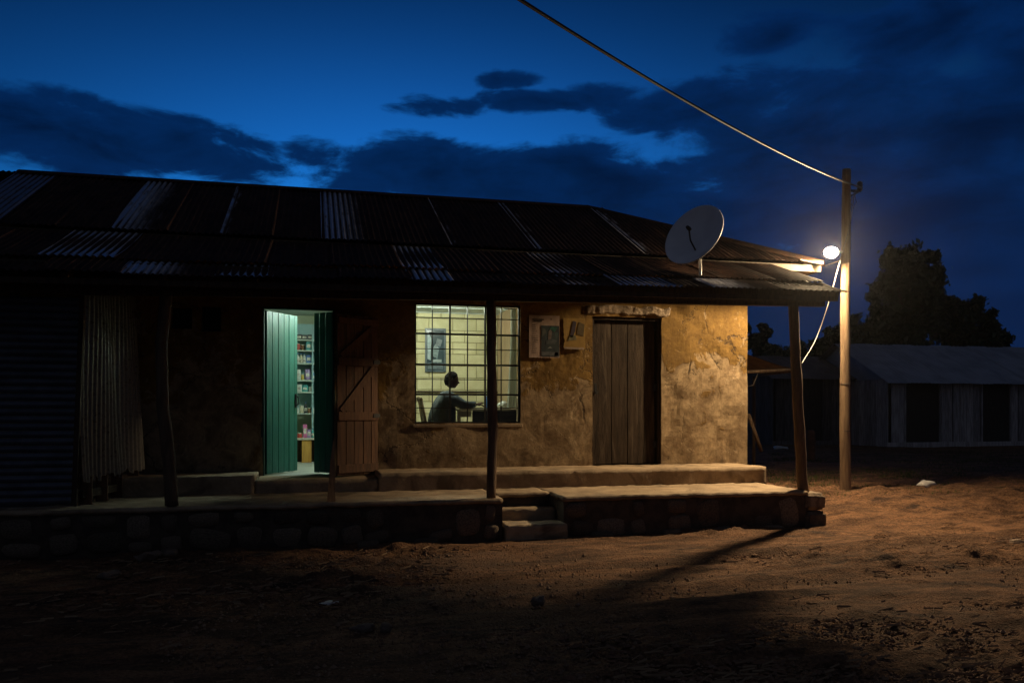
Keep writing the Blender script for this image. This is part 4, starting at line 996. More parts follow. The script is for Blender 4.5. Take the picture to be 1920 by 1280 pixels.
roughen(me, .10, 9, 3); o = link('plastic_bag', me, mat('white_plastic', (.66, .68, .62), (.55, .57, .5), 5, .35), None, (AX(945, 12.0), 12.0, zt + .047)); tag(o, 'crumpled white plastic bag on the right end of the desk', 'bag')
# curtain
M_CURT = mat('pale_curtain', (.66, .68, .60), (.55, .57, .5), 6, .85); t_ = M_CURT.node_tree
tl_ = t_.nodes.new('ShaderNodeBsdfTranslucent'); tl_.inputs[0].default_value = (.62, .64, .55, 1); mx_ = t_.nodes.new('ShaderNodeMixShader'); mx_.inputs[0].default_value = .55
t_.links.new(t_.nodes['Principled BSDF'].outputs[0], mx_.inputs[1]); t_.links.new(tl_.outputs[0], mx_.inputs[2]); t_.links.new(mx_.outputs[0], t_.nodes['Material Output'].inputs[0])
cx = AX(962, 11.60); vs = []; fs = []; n, m_ = 48, 14; zt0, zb0 = 2.98, 1.55
for j in range(m_ + 1):
    t = j / m_; wd = .13 + .05 * t - .03 * math.sin(math.pi * t)
    for i in range(n + 1): vs.append((cx - wd / 2 + wd * i / n + .03 * (1 - t), 11.60 + .020 * math.sin(i * .95 + .8 * t) + .006 * math.sin(i * 2.3 + 2 * t), zt0 + (zb0 - zt0) * t))
for j in range(m_):
    for i in range(n): q = j * (n + 1) + i; fs.append((q, q + 1, q + n + 2, q + n + 1))
cu = thing('curtain', 'narrow pale curtain gathered at the right side of the window', 'curtain', (cx, 11.60, zb0)); o = MB().add(vs, fs).build('cloth', M_CURT, None, True); o.parent = cu; o.location = -Vector(cu.location)
o = MB().tube([(cx - .14, 11.60, zt0 + .01), (XO - .003, 11.60, zt0 + .01)], .008, 8).build('rod', M_STEEL); o.parent = cu; o.location = -Vector(cu.location)
# chair
ch = thing('chair', 'wooden chair with slatted back behind the seated man', 'chair', (AX(800, 11.95), 11.95, ZTH)); CO = -Vector(ch.location)
M_CH = mat('chair_wood', (.20, .13, .06), (.13, .08, .04), 4, .5, .2, 20, (5, 5, .8))
cxx = AX(794, 11.95)
def onch(mb, name, smooth=True): o = mb.build(name, M_CH, None, smooth); o.parent = ch; o.location = CO
zseat = ZTH + .45
for s in (-1, 1):
    y = 11.95 + s * .19
    onch(MB().tube([(cxx + .06, y, ZTH), (cxx + .05, y, zseat), (cxx, y, zseat + .3), (cxx - .05, y * 1.0, zseat + .58)], [.018, .02, .018, .014], 8), 'leg'); onch(MB().tube([(cxx + .45, y, ZTH), (cxx + .43, y, zseat - .03)], [.015, .019], 8), 'leg')
onch(MB().box(cxx + .02, cxx + .47, 11.73, 12.17, zseat - .03, zseat), 'seat', False)
rail = [(cxx - .052 - .02 * math.cos(a_), 11.95 + .21 * math.sin(a_), zseat + .575 + .035 * math.cos(a_)) for a_ in np.linspace(-1.45, 1.45, 9)]
onch(MB().tube(rail, .021, 8), 'top_rail')
for k in range(4):
    y = 11.95 - .115 + .077 * k; onch(MB().bar((cxx + .045, y, zseat), (cxx - .05, y, zseat + .59), .012, .038, (0, 1, 0)), 'back_slat', False)

# ------------------------------------------------------------------ the seated man
def skinned(verts, edges, radii, sub=2):
    me = bpy.data.meshes.new('s'); me.from_pydata([tuple(v) for v in verts], edges, []); o = bpy.data.objects.new('s', me); COL.objects.link(o)
    sk = o.modifiers.new('k', 'SKIN'); me.skin_vertices[0].data[0].use_root = True
    for i, r_ in enumerate(radii): me.skin_vertices[0].data[i].radius = r_ if isinstance(r_, tuple) else (r_, r_)
    sb = o.modifiers.new('b', 'SUBSURF'); sb.levels = sub; sb.render_levels = sub
    dg = bpy.context.evaluated_depsgraph_get(); dg.update(); m2 = bpy.data.meshes.new_from_object(o.evaluated_get(dg)); bpy.data.objects.remove(o); return m2
def join_remesh(meshes, voxel, name):
    bm = bmesh.new()
    for m_ in meshes: bm.from_mesh(m_)
    me = bpy.data.meshes.new(name); bm.to_mesh(me); bm.free()
    o = bpy.data.objects.new('r', me); COL.objects.link(o); rm = o.modifiers.new('r', 'REMESH'); rm.mode = 'VOXEL'; rm.voxel_size = voxel
    s_ = o.modifiers.new('s', 'SMOOTH'); s_.factor = .5; s_.iterations = 2
    dg = bpy.context.evaluated_depsgraph_get(); dg.update(); m2 = bpy.data.meshes.new_from_object(o.evaluated_get(dg)); bpy.data.objects.remove(o)
    m2.polygons.foreach_set('use_smooth', [True] * len(m2.polygons)); m2.name = name; return m2
YM = 11.95
hp = Vector((AX(826, YM), YM, zseat + .10)); SHz = AZ(830, 741, YM)
chest = Vector((AX(837, YM), YM, SHz - .14)); neck0 = Vector((AX(841.5, YM), YM, SHz + .075)); belly = hp.lerp(chest, .5) + Vector((-.04, 0, 0))
hc = Vector((AX(847, YM), YM, AZ(846, 712, YM)))
def P(px, py, dy=0): p = at(px, py, YM + dy); return p
V = []; E_ = []; Rr = []
def nv(p, r_, par=None):
    V.append(Vector(p)); Rr.append(r_)
    if par is not None: E_.append((par, len(V) - 1))
    return len(V) - 1
def start(): V.clear(); E_.clear(); Rr.clear()
def torso(g=1.0):
    a_ = nv(hp, .225 * g); b2 = nv(belly, .225 * g, a_); c2 = nv(chest, .225 * g, b2); return a_, b2, c2
sh_r = Vector((chest.x + .005, YM - .175, SHz)); sh_l = Vector((chest.x + .02, YM + .175, SHz))
el_r = P(870, 766, -.19); el_r.z = max(el_r.z, zt + .045); el_l = P(872, 766, .22); el_l.z = zt + .045
wr_r = P(893, 759, -.10); wr_r.z = zt + .065; wr_l = P(896, 756, .10); wr_l.z = zt + .075
# clothed surface: shirt with sleeves to the wrist
start(); a_, b2, c2 = torso(1.0); n0 = nv(neck0 + Vector((-.01, 0, -.01)), .135, c2)
for s_, e_, w_ in ((sh_r, el_r, wr_r), (sh_l, el_l, wr_l)):
    k = nv(s_ + Vector((0, 0, -.03)), .130, c2); k = nv(s_.lerp(e_, .5), .092, k); k = nv(e_, .075, k); k = nv(e_.lerp(w_, .55), .062, k); k = nv(e_.lerp(w_, .93), .048, k)
shirt_me = join_remesh([skinned(V, E_, Rr)], .011, 'shirt')
# body: head, neck, hands, legs as one continuous surface
parts_ = []
start(); a_, b2, c2 = torso(.90); n0 = nv(neck0, .098, c2); n1_ = nv(hc + Vector((-.03, 0, -.05)), .084, n0)
for s_, e_, w_ in ((sh_r, el_r, wr_r), (sh_l, el_l, wr_l)):
    k = nv(s_, .056, c2); k = nv(e_, .040, k); k = nv(w_, .027, k)
for sgn in (-1, 1):
    th = nv(hp + Vector((.06, sgn * .09, -.02)), .085, a_); kn = nv(Vector((hp.x + .42, YM + sgn * .11, zseat + .06)), .065, th); sn_ = nv(Vector((hp.x + .44, YM + sgn * .11, ZTH + .30)), .052, kn); an = nv(Vector((hp.x + .42, YM + sgn * .11, ZTH + .08)), .04, sn_); nv(Vector((hp.x + .58, YM + sgn * .12, ZTH + .035)), .035, an)
parts_.append(skinned(V, E_, Rr))
# head: skull, brow, nose, lips, chin and ears, turned to the right and bowed a little
bm = bmesh.new(); bmesh.ops.create_uvsphere(bm, u_segments=40, v_segments=28, radius=1)
for v in bm.verts:
    x, y, z = v.co; fwd = max(x, 0)
    nx_ = x * (.100 if x < 0 else .092); ny_ = y * .076; nz_ = z * .118
    if z < 0: ny_ *= 1 + .22 * z; nx_ += .004 * fwd; nx_ *= (1 + .10 * z) if x < 0 else 1
    bump_ = lambda zc, wz, wy, a: a * math.exp(-((z - zc) / wz) ** 2 - (y / wy) ** 2) if x > 0 else 0
    nx_ += bump_(-.12, .16, .16, .030) + bump_(-.22, .07, .17, .014) + bump_(.17, .10, .6, .006) + bump_(-.43, .06, .3, .015) + bump_(-.56, .06, .28, .015) + bump_(-.82, .14, .35, .024) - bump_(.03, .09, .55, .009)
    if x > 0.2 and abs(abs(y) - .42) < .2 and abs(z - .03) < .12: nx_ -= .006
    v.co = (nx_, ny_, nz_)
for sgn in (-1, 1):
    r_ = bmesh.ops.create_uvsphere(bm, u_segments=12, v_segments=8, radius=1, matrix=Matrix.Translation((-.008, sgn * .077, -.005)) @ Matrix.Rotation(sgn * .3, 4, 'Z') @ Matrix.Diagonal((.018, .011, .031, 1)))
    r_ = bmesh.ops.create_uvsphere(bm, u_segments=10, v_segments=8, radius=.012, matrix=Matrix.Translation((.078, sgn * .032, .004)))
HM = Matrix.Translation(hc) @ Matrix.Rotation(R(11), 4, 'Y') @ Matrix.Diagonal((1.04, 1.06, 1.04, 1)); bmesh.ops.transform(bm, matrix=HM, verts=bm.verts)
hm = bpy.data.meshes.new('h'); bm.to_mesh(hm); bm.free(); parts_.append(hm)
def hand(w_, fdir, side, pose):
    f_ = Vector(fdir).normalized(); up_ = Vector((0, 0, 1)); lat = f_.cross(up_).normalized() * side
    start(); k = nv(w_ - f_ * .01, (.026, .020)); k = nv(w_ + f_ * .045, (.036, .016), k); k2 = nv(w_ + f_ * .085, (.036, .014), k)
    ms = [skinned(V, E_, Rr, 1)]
    for i, (o_, L_) in enumerate(((-.029, .066), (-.010, .078), (.010, .073), (.028, .057))):
        start(); b0 = w_ + f_ * .078 + lat * o_; cu_ = pose[i]
        k = nv(b0, .0088); p1_ = b0 + f_ * L_ * .48 - up_ * L_ * .12 * cu_; k = nv(p1_, .0084, k); p2_ = p1_ + f_ * L_ * .28 * (1 - .5 * cu_) - up_ * L_ * .28 * cu_; k = nv(p2_, .0078, k); nv(p2_ + f_ * L_ * .18 * (1 - .9 * cu_) - up_ * L_ * .22 * cu_, .0068, k); ms.append(skinned(V, E_, Rr, 1))
    start(); b0 = w_ + f_ * .028 - lat * .030; k = nv(b0, .0115); p1_ = b0 - lat * .026 + f_ * .026 - up_ * .006; k = nv(p1_, .0105, k); nv(p1_ + f_ * .034 + lat * .006 - up_ * .008, .0085, k); ms.append(skinned(V, E_, Rr, 1)); return ms
parts_ += hand(wr_r, (.96, .22, -.10), 1, (.5, .7, .8, .9)) + hand(wr_l, (.95, -.25, .18), -1, (.35, .4, .5, .6))
body_me = join_remesh(parts_, .0062, 'body')
M_SKIN = mat('dark_skin', (.085, .046, .029), (.06, .032, .02), 12, .65, spec=.2); M_SHIRT = mat('slate_shirt', (.085, .105, .115), (.05, .064, .072), 7, .9, 1.0, 12); M_TR = mat('dark_trousers', (.03, .03, .035), (.02, .02, .024), 8, .9, .2)
man = thing('person', 'person in a slate shirt sitting at the desk, writing, seen in profile', 'person', (hp.x, YM, zseat)); MO = -Vector(man.location)
o = link('body', body_me, M_SKIN, man, MO)
o = link('shirt', shirt_me, M_SHIRT, man, MO)
start(); a_ = nv(hp + Vector((0, 0, -.01)), (.155, .12))
for sgn in (-1, 1):
    th = nv(hp + Vector((.06, sgn * .09, -.02)), .098, a_); kn = nv(Vector((hp.x + .42, YM + sgn * .11, zseat + .06)), .078, th); sn_ = nv(Vector((hp.x + .44, YM + sgn * .11, ZTH + .30)), .068, kn); nv(Vector((hp.x + .42, YM + sgn * .11, ZTH + .09)), .062, sn_)
link('trousers', join_remesh([skinned(V, E_, Rr)], .014, 'trousers'), M_TR, man, MO)
bm = bmesh.new(); bmesh.ops.create_uvsphere(bm, u_segments=28, v_segments=18, radius=1)
for v in bm.verts: v.co = Vector((v.co.x * .106 - .002, v.co.y * .081, v.co.z * .124))
bmesh.ops.bisect_plane(bm, geom=bm.verts[:] + bm.edges[:] + bm.faces[:], plane_co=(.03, 0, .035), plane_no=(.80, 0, -.60), clear_outer=True)
bmesh.ops.transform(bm, matrix=HM, verts=bm.verts); me = bpy.data.meshes.new('hair'); bm.to_mesh(me); bm.free(); roughen(me, .012, 40, 2); me.polygons.foreach_set('use_smooth', [True] * len(me.polygons))
link('hair', me, mat('short_black_hair', (.012, .010, .009), (.02, .016, .014), 60, .95, .6, 90, spec=.05), man, MO)

# ------------------------------------------------------------------ behind on the right: lean-to, far sheds, house, trees
YA = 13.6
cn = thing('lean_to_canopy', 'small sagging brown canopy behind the right end of the shop', 'canopy', (AX(1440, YA), YA, float(gz(8, YA)))); NO = -Vector(cn.location)
def oncn(mb, name, m, s=False): o = mb.build(name, m, None, s); o.parent = cn; o.location = NO; return o
A0, A1 = at(1392, 632, YA + 1.2), at(1483, 691, YA)
B0, B1 = at(1392, 706, YA - .6), at(1483, 693, YA - .2)
M_TARP = mat('brown_canopy_iron', (.34, .22, .13), (.22, .14, .08), 5, .85, .3)
top0 = Vector((XR - .1, YA + 1.3, at(1395, 634, YA + 1.3).z)); top1 = Vector((XR - .1, YA - .5, top0.z - .05)); e0 = at(1483, 690, YA - .3); e1 = Vector((e0.x + .35, YA + 1.6, e0.z))
k0 = Vector((XR - .1, YA - .5, at(1400, 704, YA - .5).z))
n = 10; vs = []; fs = []
for j in range(n + 1):
    for i in range(n + 1):
        u, v = i / n, j / n; p = (top1.lerp(e0, u)).lerp(top0.lerp(e1, u), v); p.z -= .05 * math.sin(math.pi * u) + .008 * math.sin(i * 5); vs.append(p)
vs += [p - Vector((0, 0, .015)) for p in vs]
for j in range(n):
    for i in range(n): q = j * (n + 1) + i; fs += [(q, q + 1, q + n + 2, q + n + 1), (q + 121, q + n + 1 + 121, q + n + 2 + 121, q + 1 + 121)]
oncn(MB().add(vs, fs), 'canopy_sheet', M_TARP, True)
oncn(MB().tube([k0, e0 - Vector((0, 0, .03))], .03, 8), 'front_rail', M_POLE, True); oncn(MB().tube([e0 - Vector((0, 0, .05)), e1 - Vector((0, 0, .05))], .03, 8), 'edge_rail', M_POST, True)
oncn(MB().tube([e1 - Vector((0, 0, .02)), (e1.x, e1.y, .2)], .035, 8), 'prop', M_POST, True)
oncn(MB().tube([at(1403, 776, YA - .2), at(1428, 846, YA - .2)], .035, 8), 'prop', M_POST, True)
oncn(MB().tube([k0 + Vector((.0, 0, -.4)), at(1412, 722, YA - .4), at(1421, 700, YA - .4)], .008, 6), 'loop_cord', M_CABLE2, True)

M_SHED = mat('old_shed_boards', (.16, .14, .13), (.08, .07, .065), 3, .9, .4, 20, (6, 6, .7), per_object=.35)
M_SHEDR = mat('rusty_shed_roof', (.14, .11, .10), (.08, .065, .06), 1.5, .8)
def far_house(Y, label, pxs, eave_py, ridge_py, ridge_px, base_py, walls, roof_m, depth, name='house', M_DARKWOOD=M_DARKWOOD, M_FARROOF=M_FARROOF):
    """boarded house whose long side faces the road; walls = list of (px0, px1, kind)"""
    x0, x1 = AX(pxs[0], Y), AX(pxs[1], Y); zb = float(gz(x0, Y)); ze = AZ((pxs[0] + pxs[1]) / 2, eave_py, Y); zr = AZ(ridge_px, ridge_py, Y + depth / 2)
    t = thing(name, label, 'house', (x0, Y, zb)); O = -Vector(t.location)
    def on(mb, nm, m): o = mb.build(nm, m, None); o.parent = t; o.location = O; return o
    core_ = on(MB().box(x0 + .06, x1, Y + .08, Y + depth - .06, zb - .1, ze - .02), 'wall', mat('far_dark_inside', (.02, .018, .018), (.012, .011, .011), 3, .95))
    for a_, b2, kd in walls:
        xa, xb = AX(a_, Y), AX(b2, Y)
        if kd == 'door':
            for s_ in (xa, xb - .06): on(MB().box(s_, s_ + .06, Y - .01, Y + .07, zb, ze - .06), 'door_post', M_DARKWOOD)
            on(MB().box(xa + .062, xb - .062, Y + .03, Y + .07, zb + .05, ze - .12), 'door', mat('far_black_door', (.055, .047, .043), (.03, .026, .024), 5, .9, .4, 20, (6, 6, .7))); continue
        n_ = max(1, int((xb - xa) / .27))
        for k in range(n_):
            w_ = (xb - xa) / n_; off = random.uniform(-.012, .012); on(MB().box(xa + w_ * k + .008, xa + w_ * (k + 1) - .008, Y + off, Y + off + .03, zb + random.uniform(0, .12), ze - .03), 'board', M_DARKWOOD)
    on(MB().box(x0 - .1, x1, Y - .03, Y + .075, zb - .1, zb + .16), 'sill_beam', M_DARKWOOD)
    # left end wall boards and gable
    n_ = int(depth / .3)
    for k in range(n_):
        y0 = Y + .09 + (depth - .2) * k / n_; on(MB().box(x0, x0 + .03, y0 + .008, y0 + (depth - .2) / n_ - .008, zb, ze - .03), 'board', M_DARKWOOD)
    ym = Y + depth / 2; g_ = MB(); g_.add([(x0, Y + .05, ze - .02), (x0, Y + depth - .05, ze - .02), (x0, ym, zr - .05), (x0 + .05, Y + .05, ze - .02), (x0 + .05, Y + depth - .05, ze - .02), (x0 + .05, ym, zr - .05)], [(0, 1, 2), (5, 4, 3), (0, 3, 4, 1), (1, 4, 5, 2), (2, 5, 3, 0)]); on(g_, 'gable', M_FARROOF)
    rl = ym - Y + .35; zdrop = .35 * (zr - ze) / (ym - Y); k = 0; xs_ = x0 - .3
    rf = on(MB().bar((x0 - .28, ym, zr - .04), (x1, ym, zr - .04), .06, .08), 'roof', M_TIMBER)
    while xs_ < x1:
        w_ = .85
        for sgn in (-1, 1):
            yl = ym + sgn * rl; zl = ze - zdrop; lf = .012 * (k % 2); q = MB(); L_ = 10; vs = []
            for i in range(L_ + 1):
                xx = xs_ + w_ * i / L_; dz_ = .012 * (i % 2) + lf
                vs += [(xx, yl, zl + dz_), (xx, ym, zr + dz_)]
            q.add(vs, [(2 * i, 2 * i + 2, 2 * i + 3, 2 * i + 1) for i in range(L_)]); o = q.build('roof_sheet', M_FARROOF); o.parent = rf
        xs_ += w_ - .03; k += 1
    return t
far_house(23.5, 'far boarded house with pale iron gable roof and black doorway at right', (1668, 2080), 711, 646, 1655, 842,
          [(1672, 1696, 'b'), (1696, 1764, 'door'), (1765, 1786, 'b'), (1787, 1838, 'b'), (1840, 1896, 'door'), (1897, 2075, 'b')], M_FARROOF, 5.2)
far_house(25.5, 'low dark boarded shed seen between the porch post and the utility pole', (1452, 1672), 704, 668, 1450, 850,
          [(1455, 1500, 'b'), (1500, 1545, 'door'), (1546, 1668, 'b')], M_FARROOF, 3.6, 'shed', M_SHED, M_SHEDR)

def tree(px, py_base, Y, blobs, label, n_leaf, leaf, seed):
    r = np.random.default_rng(seed); b0 = Vector((AX(px, Y), Y, float(gz(AX(px, Y), Y)) - .1))
    t = thing('tree', label, 'tree', b0, 'trees behind the far houses'); cs = []
    for (bx, by, rad_px, dy) in blobs:
        c_ = at(bx, by, Y + dy); cs.append((c_, rad_px / 1530 * (Y + dy)))
    mid = sum((c_[0] for c_ in cs), Vector()) / len(cs); tr = MB(); fork = b0.lerp(Vector((mid.x, mid.y, mid.z)), .45); fork.x = b0.x + (mid.x - b0.x) * .3
    tr.tube([b0, b0.lerp(fork, .5) + Vector((.1, 0, 0)), fork], [.42, .33, .27], 9)
    for c_, rd in cs: tr.tube([fork, fork.lerp(c_, .5) + Vector((0, 0, .2)), c_], [.20, .12, .04], 6)
    o = tr.build('trunk', M_BARK, None, True); o.parent = t; o.location = -b0
    w = np.array([rd ** 2 for _, rd in cs]); w = w / w.sum(); cnt = (w * n_leaf).astype(int); VS = []; 
    for (c_, rd), n_ in zip(cs, cnt):
        sub = r.normal(size=(max(6, n_ // 170), 3)); sub /= np.linalg.norm(sub, axis=1)[:, None]; sub *= (rd * r.uniform(.25, .92, len(sub)) )[:, None]
        ci = r.integers(0, len(sub), n_); p = sub[ci] + r.normal(size=(n_, 3)) * rd * .17 + np.array(c_)
        a_ = r.normal(size=(n_, 3)); a_ /= np.linalg.norm(a_, axis=1)[:, None]; b2 = r.normal(size=(n_, 3)); b2 = np.cross(a_, b2); b2 /= np.linalg.norm(b2, axis=1)[:, None]
        s_ = leaf * r.uniform(.6, 1.4, n_)[:, None]
        VS.append(np.stack([p - a_ * s_, p + b2 * s_ * .55, p + a_ * s_, p - b2 * s_ * .55], 1).reshape(-1, 3))
    VS = np.concatenate(VS); nq = len(VS) // 4; me = bpy.data.meshes.new('crown'); me.vertices.add(len(VS)); me.vertices.foreach_set('co', (VS - np.array(b0)).ravel())
    me.loops.add(nq * 4); me.loops.foreach_set('vertex_index', np.arange(nq * 4)); me.polygons.add(nq); me.polygons.foreach_set('loop_start', np.arange(0, nq * 4, 4)); me.polygons.foreach_set('loop_total', np.full(nq, 4)); me.update(); me.validate()
    link('crown', me, M_LEAF, t)
tree(1705, 800, 36, [(1700, 500, 52, 0), (1672, 545, 46, 1), (1735, 545, 48, -1), (1700, 595, 62, 0), (1640, 570, 22, 0), (1648, 610, 34, 0), (1765, 560, 26, 0), (1780, 600, 48, 1), (1690, 640, 70, 0), (1745, 480, 22, 0), (1676, 480, 26, 0)], 'big dark round-headed tree rising behind the boarded house', 34000, .15, 1)
tree(1830, 800, 38, [(1820, 585, 36, 0), (1850, 600, 24, 0), (1800, 625, 50, 0), (1855, 635, 40, 0), (1885, 640, 26, 0)], 'lower dark tree to the right of the big round-headed one', 15000, .15, 2)
tree(1585, 800, 42, [(1560, 640, 30, 0), (1590, 618, 28, 0), (1622, 632, 30, 0), (1540, 660, 30, 0), (1580, 665, 45, 0), (1630, 665, 35, 0)], 'bushy dark tree just behind the utility pole', 13000, .16, 3)
tree(1440, 800, 44, [(1432, 625, 17, 0), (1440, 655, 26, 0), (1410, 640, 18, 0), (1462, 668, 22, 0), (1405, 615, 10, 0)], 'small dark tree beside the right wall corner of the shop', 8000, .15, 4)
tree(1500, 800, 48, [(1500, 660, 26, 0), (1480, 672, 24, 0), (1525, 672, 24, 0)], 'low dark bush between the porch post and the pole', 6000, .15, 5)

# stump and litter behind
p = on_ground(1519, 862)
o = rough_block('tree_stump', mat('red_brown_stump', (.16, .075, .045), (.09, .045, .03), 6, .9, .5), None, p.x - .10, p.x + .10, p.y - .1, p.y + .1, p.z - .03, AZ(1519, 806, p.y), .05, .05, 5, 77, .03); tag(o, 'reddish stump standing behind the corner porch post', 'stump')
def stone_thing(px, py, wpx, label, m, flat=.55, seed=0, name='stone', cat='stone', group='loose stones on the dirt'):
    p = on_ground(px, py); d_ = (p - cam_o.location).length; r_ = wpx / 1530 * d_ / 2
    bm = bmesh.new(); bmesh.ops.create_icosphere(bm, subdivisions=3, radius=1); me = bpy.data.meshes.new(name); bm.to_mesh(me); bm.free(); roughen(me, 1.3, 1.1, seed); roughen(me, .5, 2.6, seed + 5)
    for v in me.vertices: v.co = Vector((v.co.x * r_, v.co.y * r_ * .8, v.co.z * r_ * flat))
    me.polygons.foreach_set('use_smooth', [True] * len(me.polygons)); o = link(name, me, m, None, (p.x, p.y, p.z + r_ * flat * .45)); tag(o, label, cat, group); return o
M_ROCK = mat('dusty_rock', (.20, .14, .10), (.11, .08, .06), 6, .9, .6); M_PALE = mat('pale_rag', (.62, .60, .56), (.48, .46, .43), 9, .7, .3)
o = stone_thing(1737, 914, 29, 'pale rounded rag or stone lying on the grass right of the pole', M_PALE, .55, 3, 'white_bundle', 'bundle', None)
stone_thing(1011, 1130, 26, 'brown stone in the middle of the dirt yard', M_ROCK, .7, 4)
stone_thing(723, 1182, 24, 'dark stone at the end of a low pair on the dirt', M_ROCK, .75, 5); stone_thing(683, 1181, 44, 'broad half buried stone beside a darker one', M_ROCK, .35, 6)
stone_thing(622, 1130, 32, 'flat pale scrap of litter lying on the dirt', M_PALE, .18, 7, 'litter_scrap', 'litter', None)
stone_thing(91, 1034, 18, 'small pale stone at the far left of the yard', M_ROCK, .6, 8); stone_thing(280, 1048, 40, 'pale lump of rubble on the left of the yard', M_ROCK, .5, 9); stone_thing(205, 1080, 34, 'low lump of earth left of the pale rubble', M_ROCK, .4, 10); stone_thing(320, 1041, 34, 'smaller lump of rubble right of the pale one', M_ROCK, .5, 12)
stone_thing(1908, 1022, 26, 'stone at the right edge of the yard', M_ROCK, .5, 11)
stone_thing(1532, 930 if False else 926, 12, 'small stone at the foot of the utility pole', M_ROCK, .7, 13) if False else None
stone_thing(1462, 842, 26, 'pale scrap behind the shop step', M_PALE, .3, 14, 'litter_scrap', 'litter', None)

# clods, twigs and grass: too many to count
def scatter(name, n, fx, mesh_fn, m, label, cat):
    VS = []; FS = []; off = 0
    for _ in range(n):
        p = fx()
        if p is None: continue
        vs, fs = mesh_fn(p); VS += vs; FS += [tuple(i + off for i in f) for f in fs]; off += len(vs)
    me = bpy.data.meshes.new(name); me.from_pydata(VS, [], FS); me.update(); o = link(name, me, m); tag(o, label, cat, kind='stuff'); return o
rs = random.Random(11)
def anywhere():
    px = rs.uniform(300, 2000); py = rs.uniform(935, 1300); dd_ = 1530 * 1.5 / (py - 770); u = (px - 960) / 1530
    x, y = dd_ * (SN + CS * u), dd_ * (CS - SN * u)
    if y > 9.0 and x < 6.6: return None
    return Vector((x, y, float(gz(x, y)) + rs.uniform(-.004, .006)))
def pebble(p):
    r_ = abs(rs.gauss(0, .007)) + .004; vs = [(p.x + a * r_ * rs.uniform(.7, 1.3), p.y + b2 * r_ * rs.uniform(.7, 1.3), p.z + c_ * r_ * rs.uniform(.6, 1.0)) for a, b2, c_ in OCT]; return vs, OF
dens_n = lambda x, y: float(fbm(np.array([[x * .6, y * 1.2, 0]]), .7, 3, 9)[0])
def yard():
    for _ in range(40):
        px = rs.uniform(-100, 2000); py = rs.uniform(1000, 1300); dd_ = 1530 * 1.5 / (py - 770); u = (px - 960) / 1530
        x, y = dd_ * (SN + CS * u), dd_ * (CS - SN * u)
        if y > 9.0 and x < 6.5: continue
        if dens_n(x, y) < rs.uniform(-.12, .1): continue
        return Vector((x, y, float(gz(x, y))))
    return None
OCT = [(1, 0, 0), (-1, 0, 0), (0, 1, 0), (0, -1, 0), (0, 0, 1), (0, 0, -1)]; OF = [(0, 2, 4), (2, 1, 4), (1, 3, 4), (3, 0, 4), (2, 0, 5), (1, 2, 5), (3, 1, 5), (0, 3, 5)]
def clod(p):
    r_ = abs(rs.gauss(0, .010)) + .005; vs = [(p.x + a * r_ * rs.uniform(.8, 2.2), p.y + b2 * r_ * rs.uniform(.7, 1.3), p.z + .002 + c_ * r_ * rs.uniform(.3, .7)) for a, b2, c_ in OCT]; return vs, OF
scatter('grit', 9000, anywhere, pebble, mat('pale_grit', (.30, .19, .115), (.16, .095, .055), 1.2, .9), 'fine pale grit strewn over the dirt yard', 'grit')
scatter('loose_dirt', 5200, yard, clod, mat('clod_dirt', (.20, .105, .055), (.12, .062, .036), 1.5, .95), 'loose clods and crumbs scattered over the red dirt yard', 'dirt')
def twig(p):
    L_ = rs.uniform(.03, .14); a = rs.gauss(0, .5); dx_, dy_ = math.cos(a) * L_, math.sin(a) * L_; w_ = rs.uniform(.002, .006); h_ = rs.uniform(.008, .03)
    vs = [(p.x, p.y - w_, p.z + .012), (p.x, p.y + w_, p.z + .012), (p.x, p.y, p.z + .012 + 2 * w_), (p.x + dx_, p.y + dy_ - w_, p.z + h_), (p.x + dx_, p.y + dy_ + w_, p.z + h_), (p.x + dx_, p.y + dy_, p.z + h_ + 2 * w_)]
    return vs, [(0, 1, 4, 3), (1, 2, 5, 4), (2, 0, 3, 5), (0, 2, 1), (3, 4, 5)]
scatter('straw_litter', 800, yard, twig, mat('dry_straw', (.30, .20, .11), (.17, .105, .06), 2, .9), 'dry straw and twigs trodden into the dirt yard', 'straw')
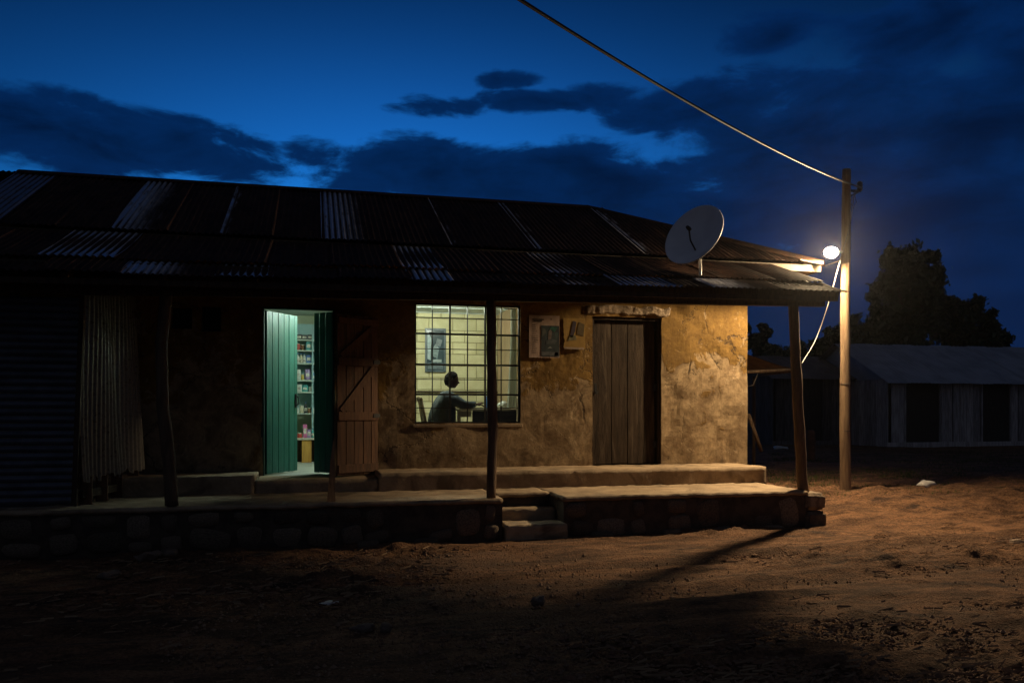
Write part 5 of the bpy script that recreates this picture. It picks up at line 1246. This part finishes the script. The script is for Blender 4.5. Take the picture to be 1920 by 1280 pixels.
def blades(p, h=(.02, .07)):
    vs = []; fs = []
    for k in range(4):
        a = rs.uniform(0, 6.28); hh = rs.uniform(*h); w_ = .004; o_ = len(vs); dx_, dy_ = math.cos(a), math.sin(a)
        vs += [(p.x - dy_ * w_, p.y + dx_ * w_, p.z - .01), (p.x + dy_ * w_, p.y - dx_ * w_, p.z - .01), (p.x + dx_ * hh * .6, p.y + dy_ * hh * .6, p.z + hh)]; fs.append((o_, o_ + 1, o_ + 2))
    return vs, fs
def verge():
    px = rs.uniform(1440, 1990); y = rs.uniform(10.3, 21); x = AX(px, y)
    if x < XR + .1: return None
    if dens_n(x * 1.5, y) < rs.uniform(-.15, .05): return None
    return Vector((x, y, float(gz(x, y))))
M_GRASS = mat('short_dry_grass', (.075, .085, .025), (.05, .06, .018), 2, .9)
scatter('verge_grass', 9000, verge, blades, M_GRASS, 'thin short grass on the ground behind the utility pole', 'grass')
def tuft_at(px, py, n, spread, name, label, h):
    p0 = on_ground(px, py)
    def fx(): return Vector((p0.x + rs.gauss(0, spread), p0.y + rs.gauss(0, spread * .5), p0.z))
    scatter(name, n, fx, lambda p: blades(p, h), M_GRASS, label, 'grass')
    bpy.data.objects[name].pop('kind')
    o = bpy.data.objects[name]; return o
tuft_at(905, 1009, 26, .09, 'grass_tuft', 'small green tuft of grass by the left side of the entry steps', (.04, .13))

# ------------------------------------------------------------------ added haze: a thin volume standing in for the lens halo round the lamp
hz_ = MB().box(-420, 520, -80, 930, -2, 16).mesh('haze'); hm_ = bpy.data.materials.new('halo_haze'); hm_.use_nodes = True; t_ = hm_.node_tree
t_.nodes.remove(t_.nodes['Principled BSDF']); pv_ = t_.nodes.new('ShaderNodeVolumePrincipled')
pv_.inputs['Density'].default_value = .00018; pv_.inputs['Color'].default_value = (.9, .92, .95, 1); pv_.inputs['Anisotropy'].default_value = .92
t_.links.new(pv_.outputs[0], t_.nodes['Material Output'].inputs['Volume'])
tag(link('haze', hz_, hm_), 'thin haze added for the halo round the lamp', 'haze', kind='stuff')
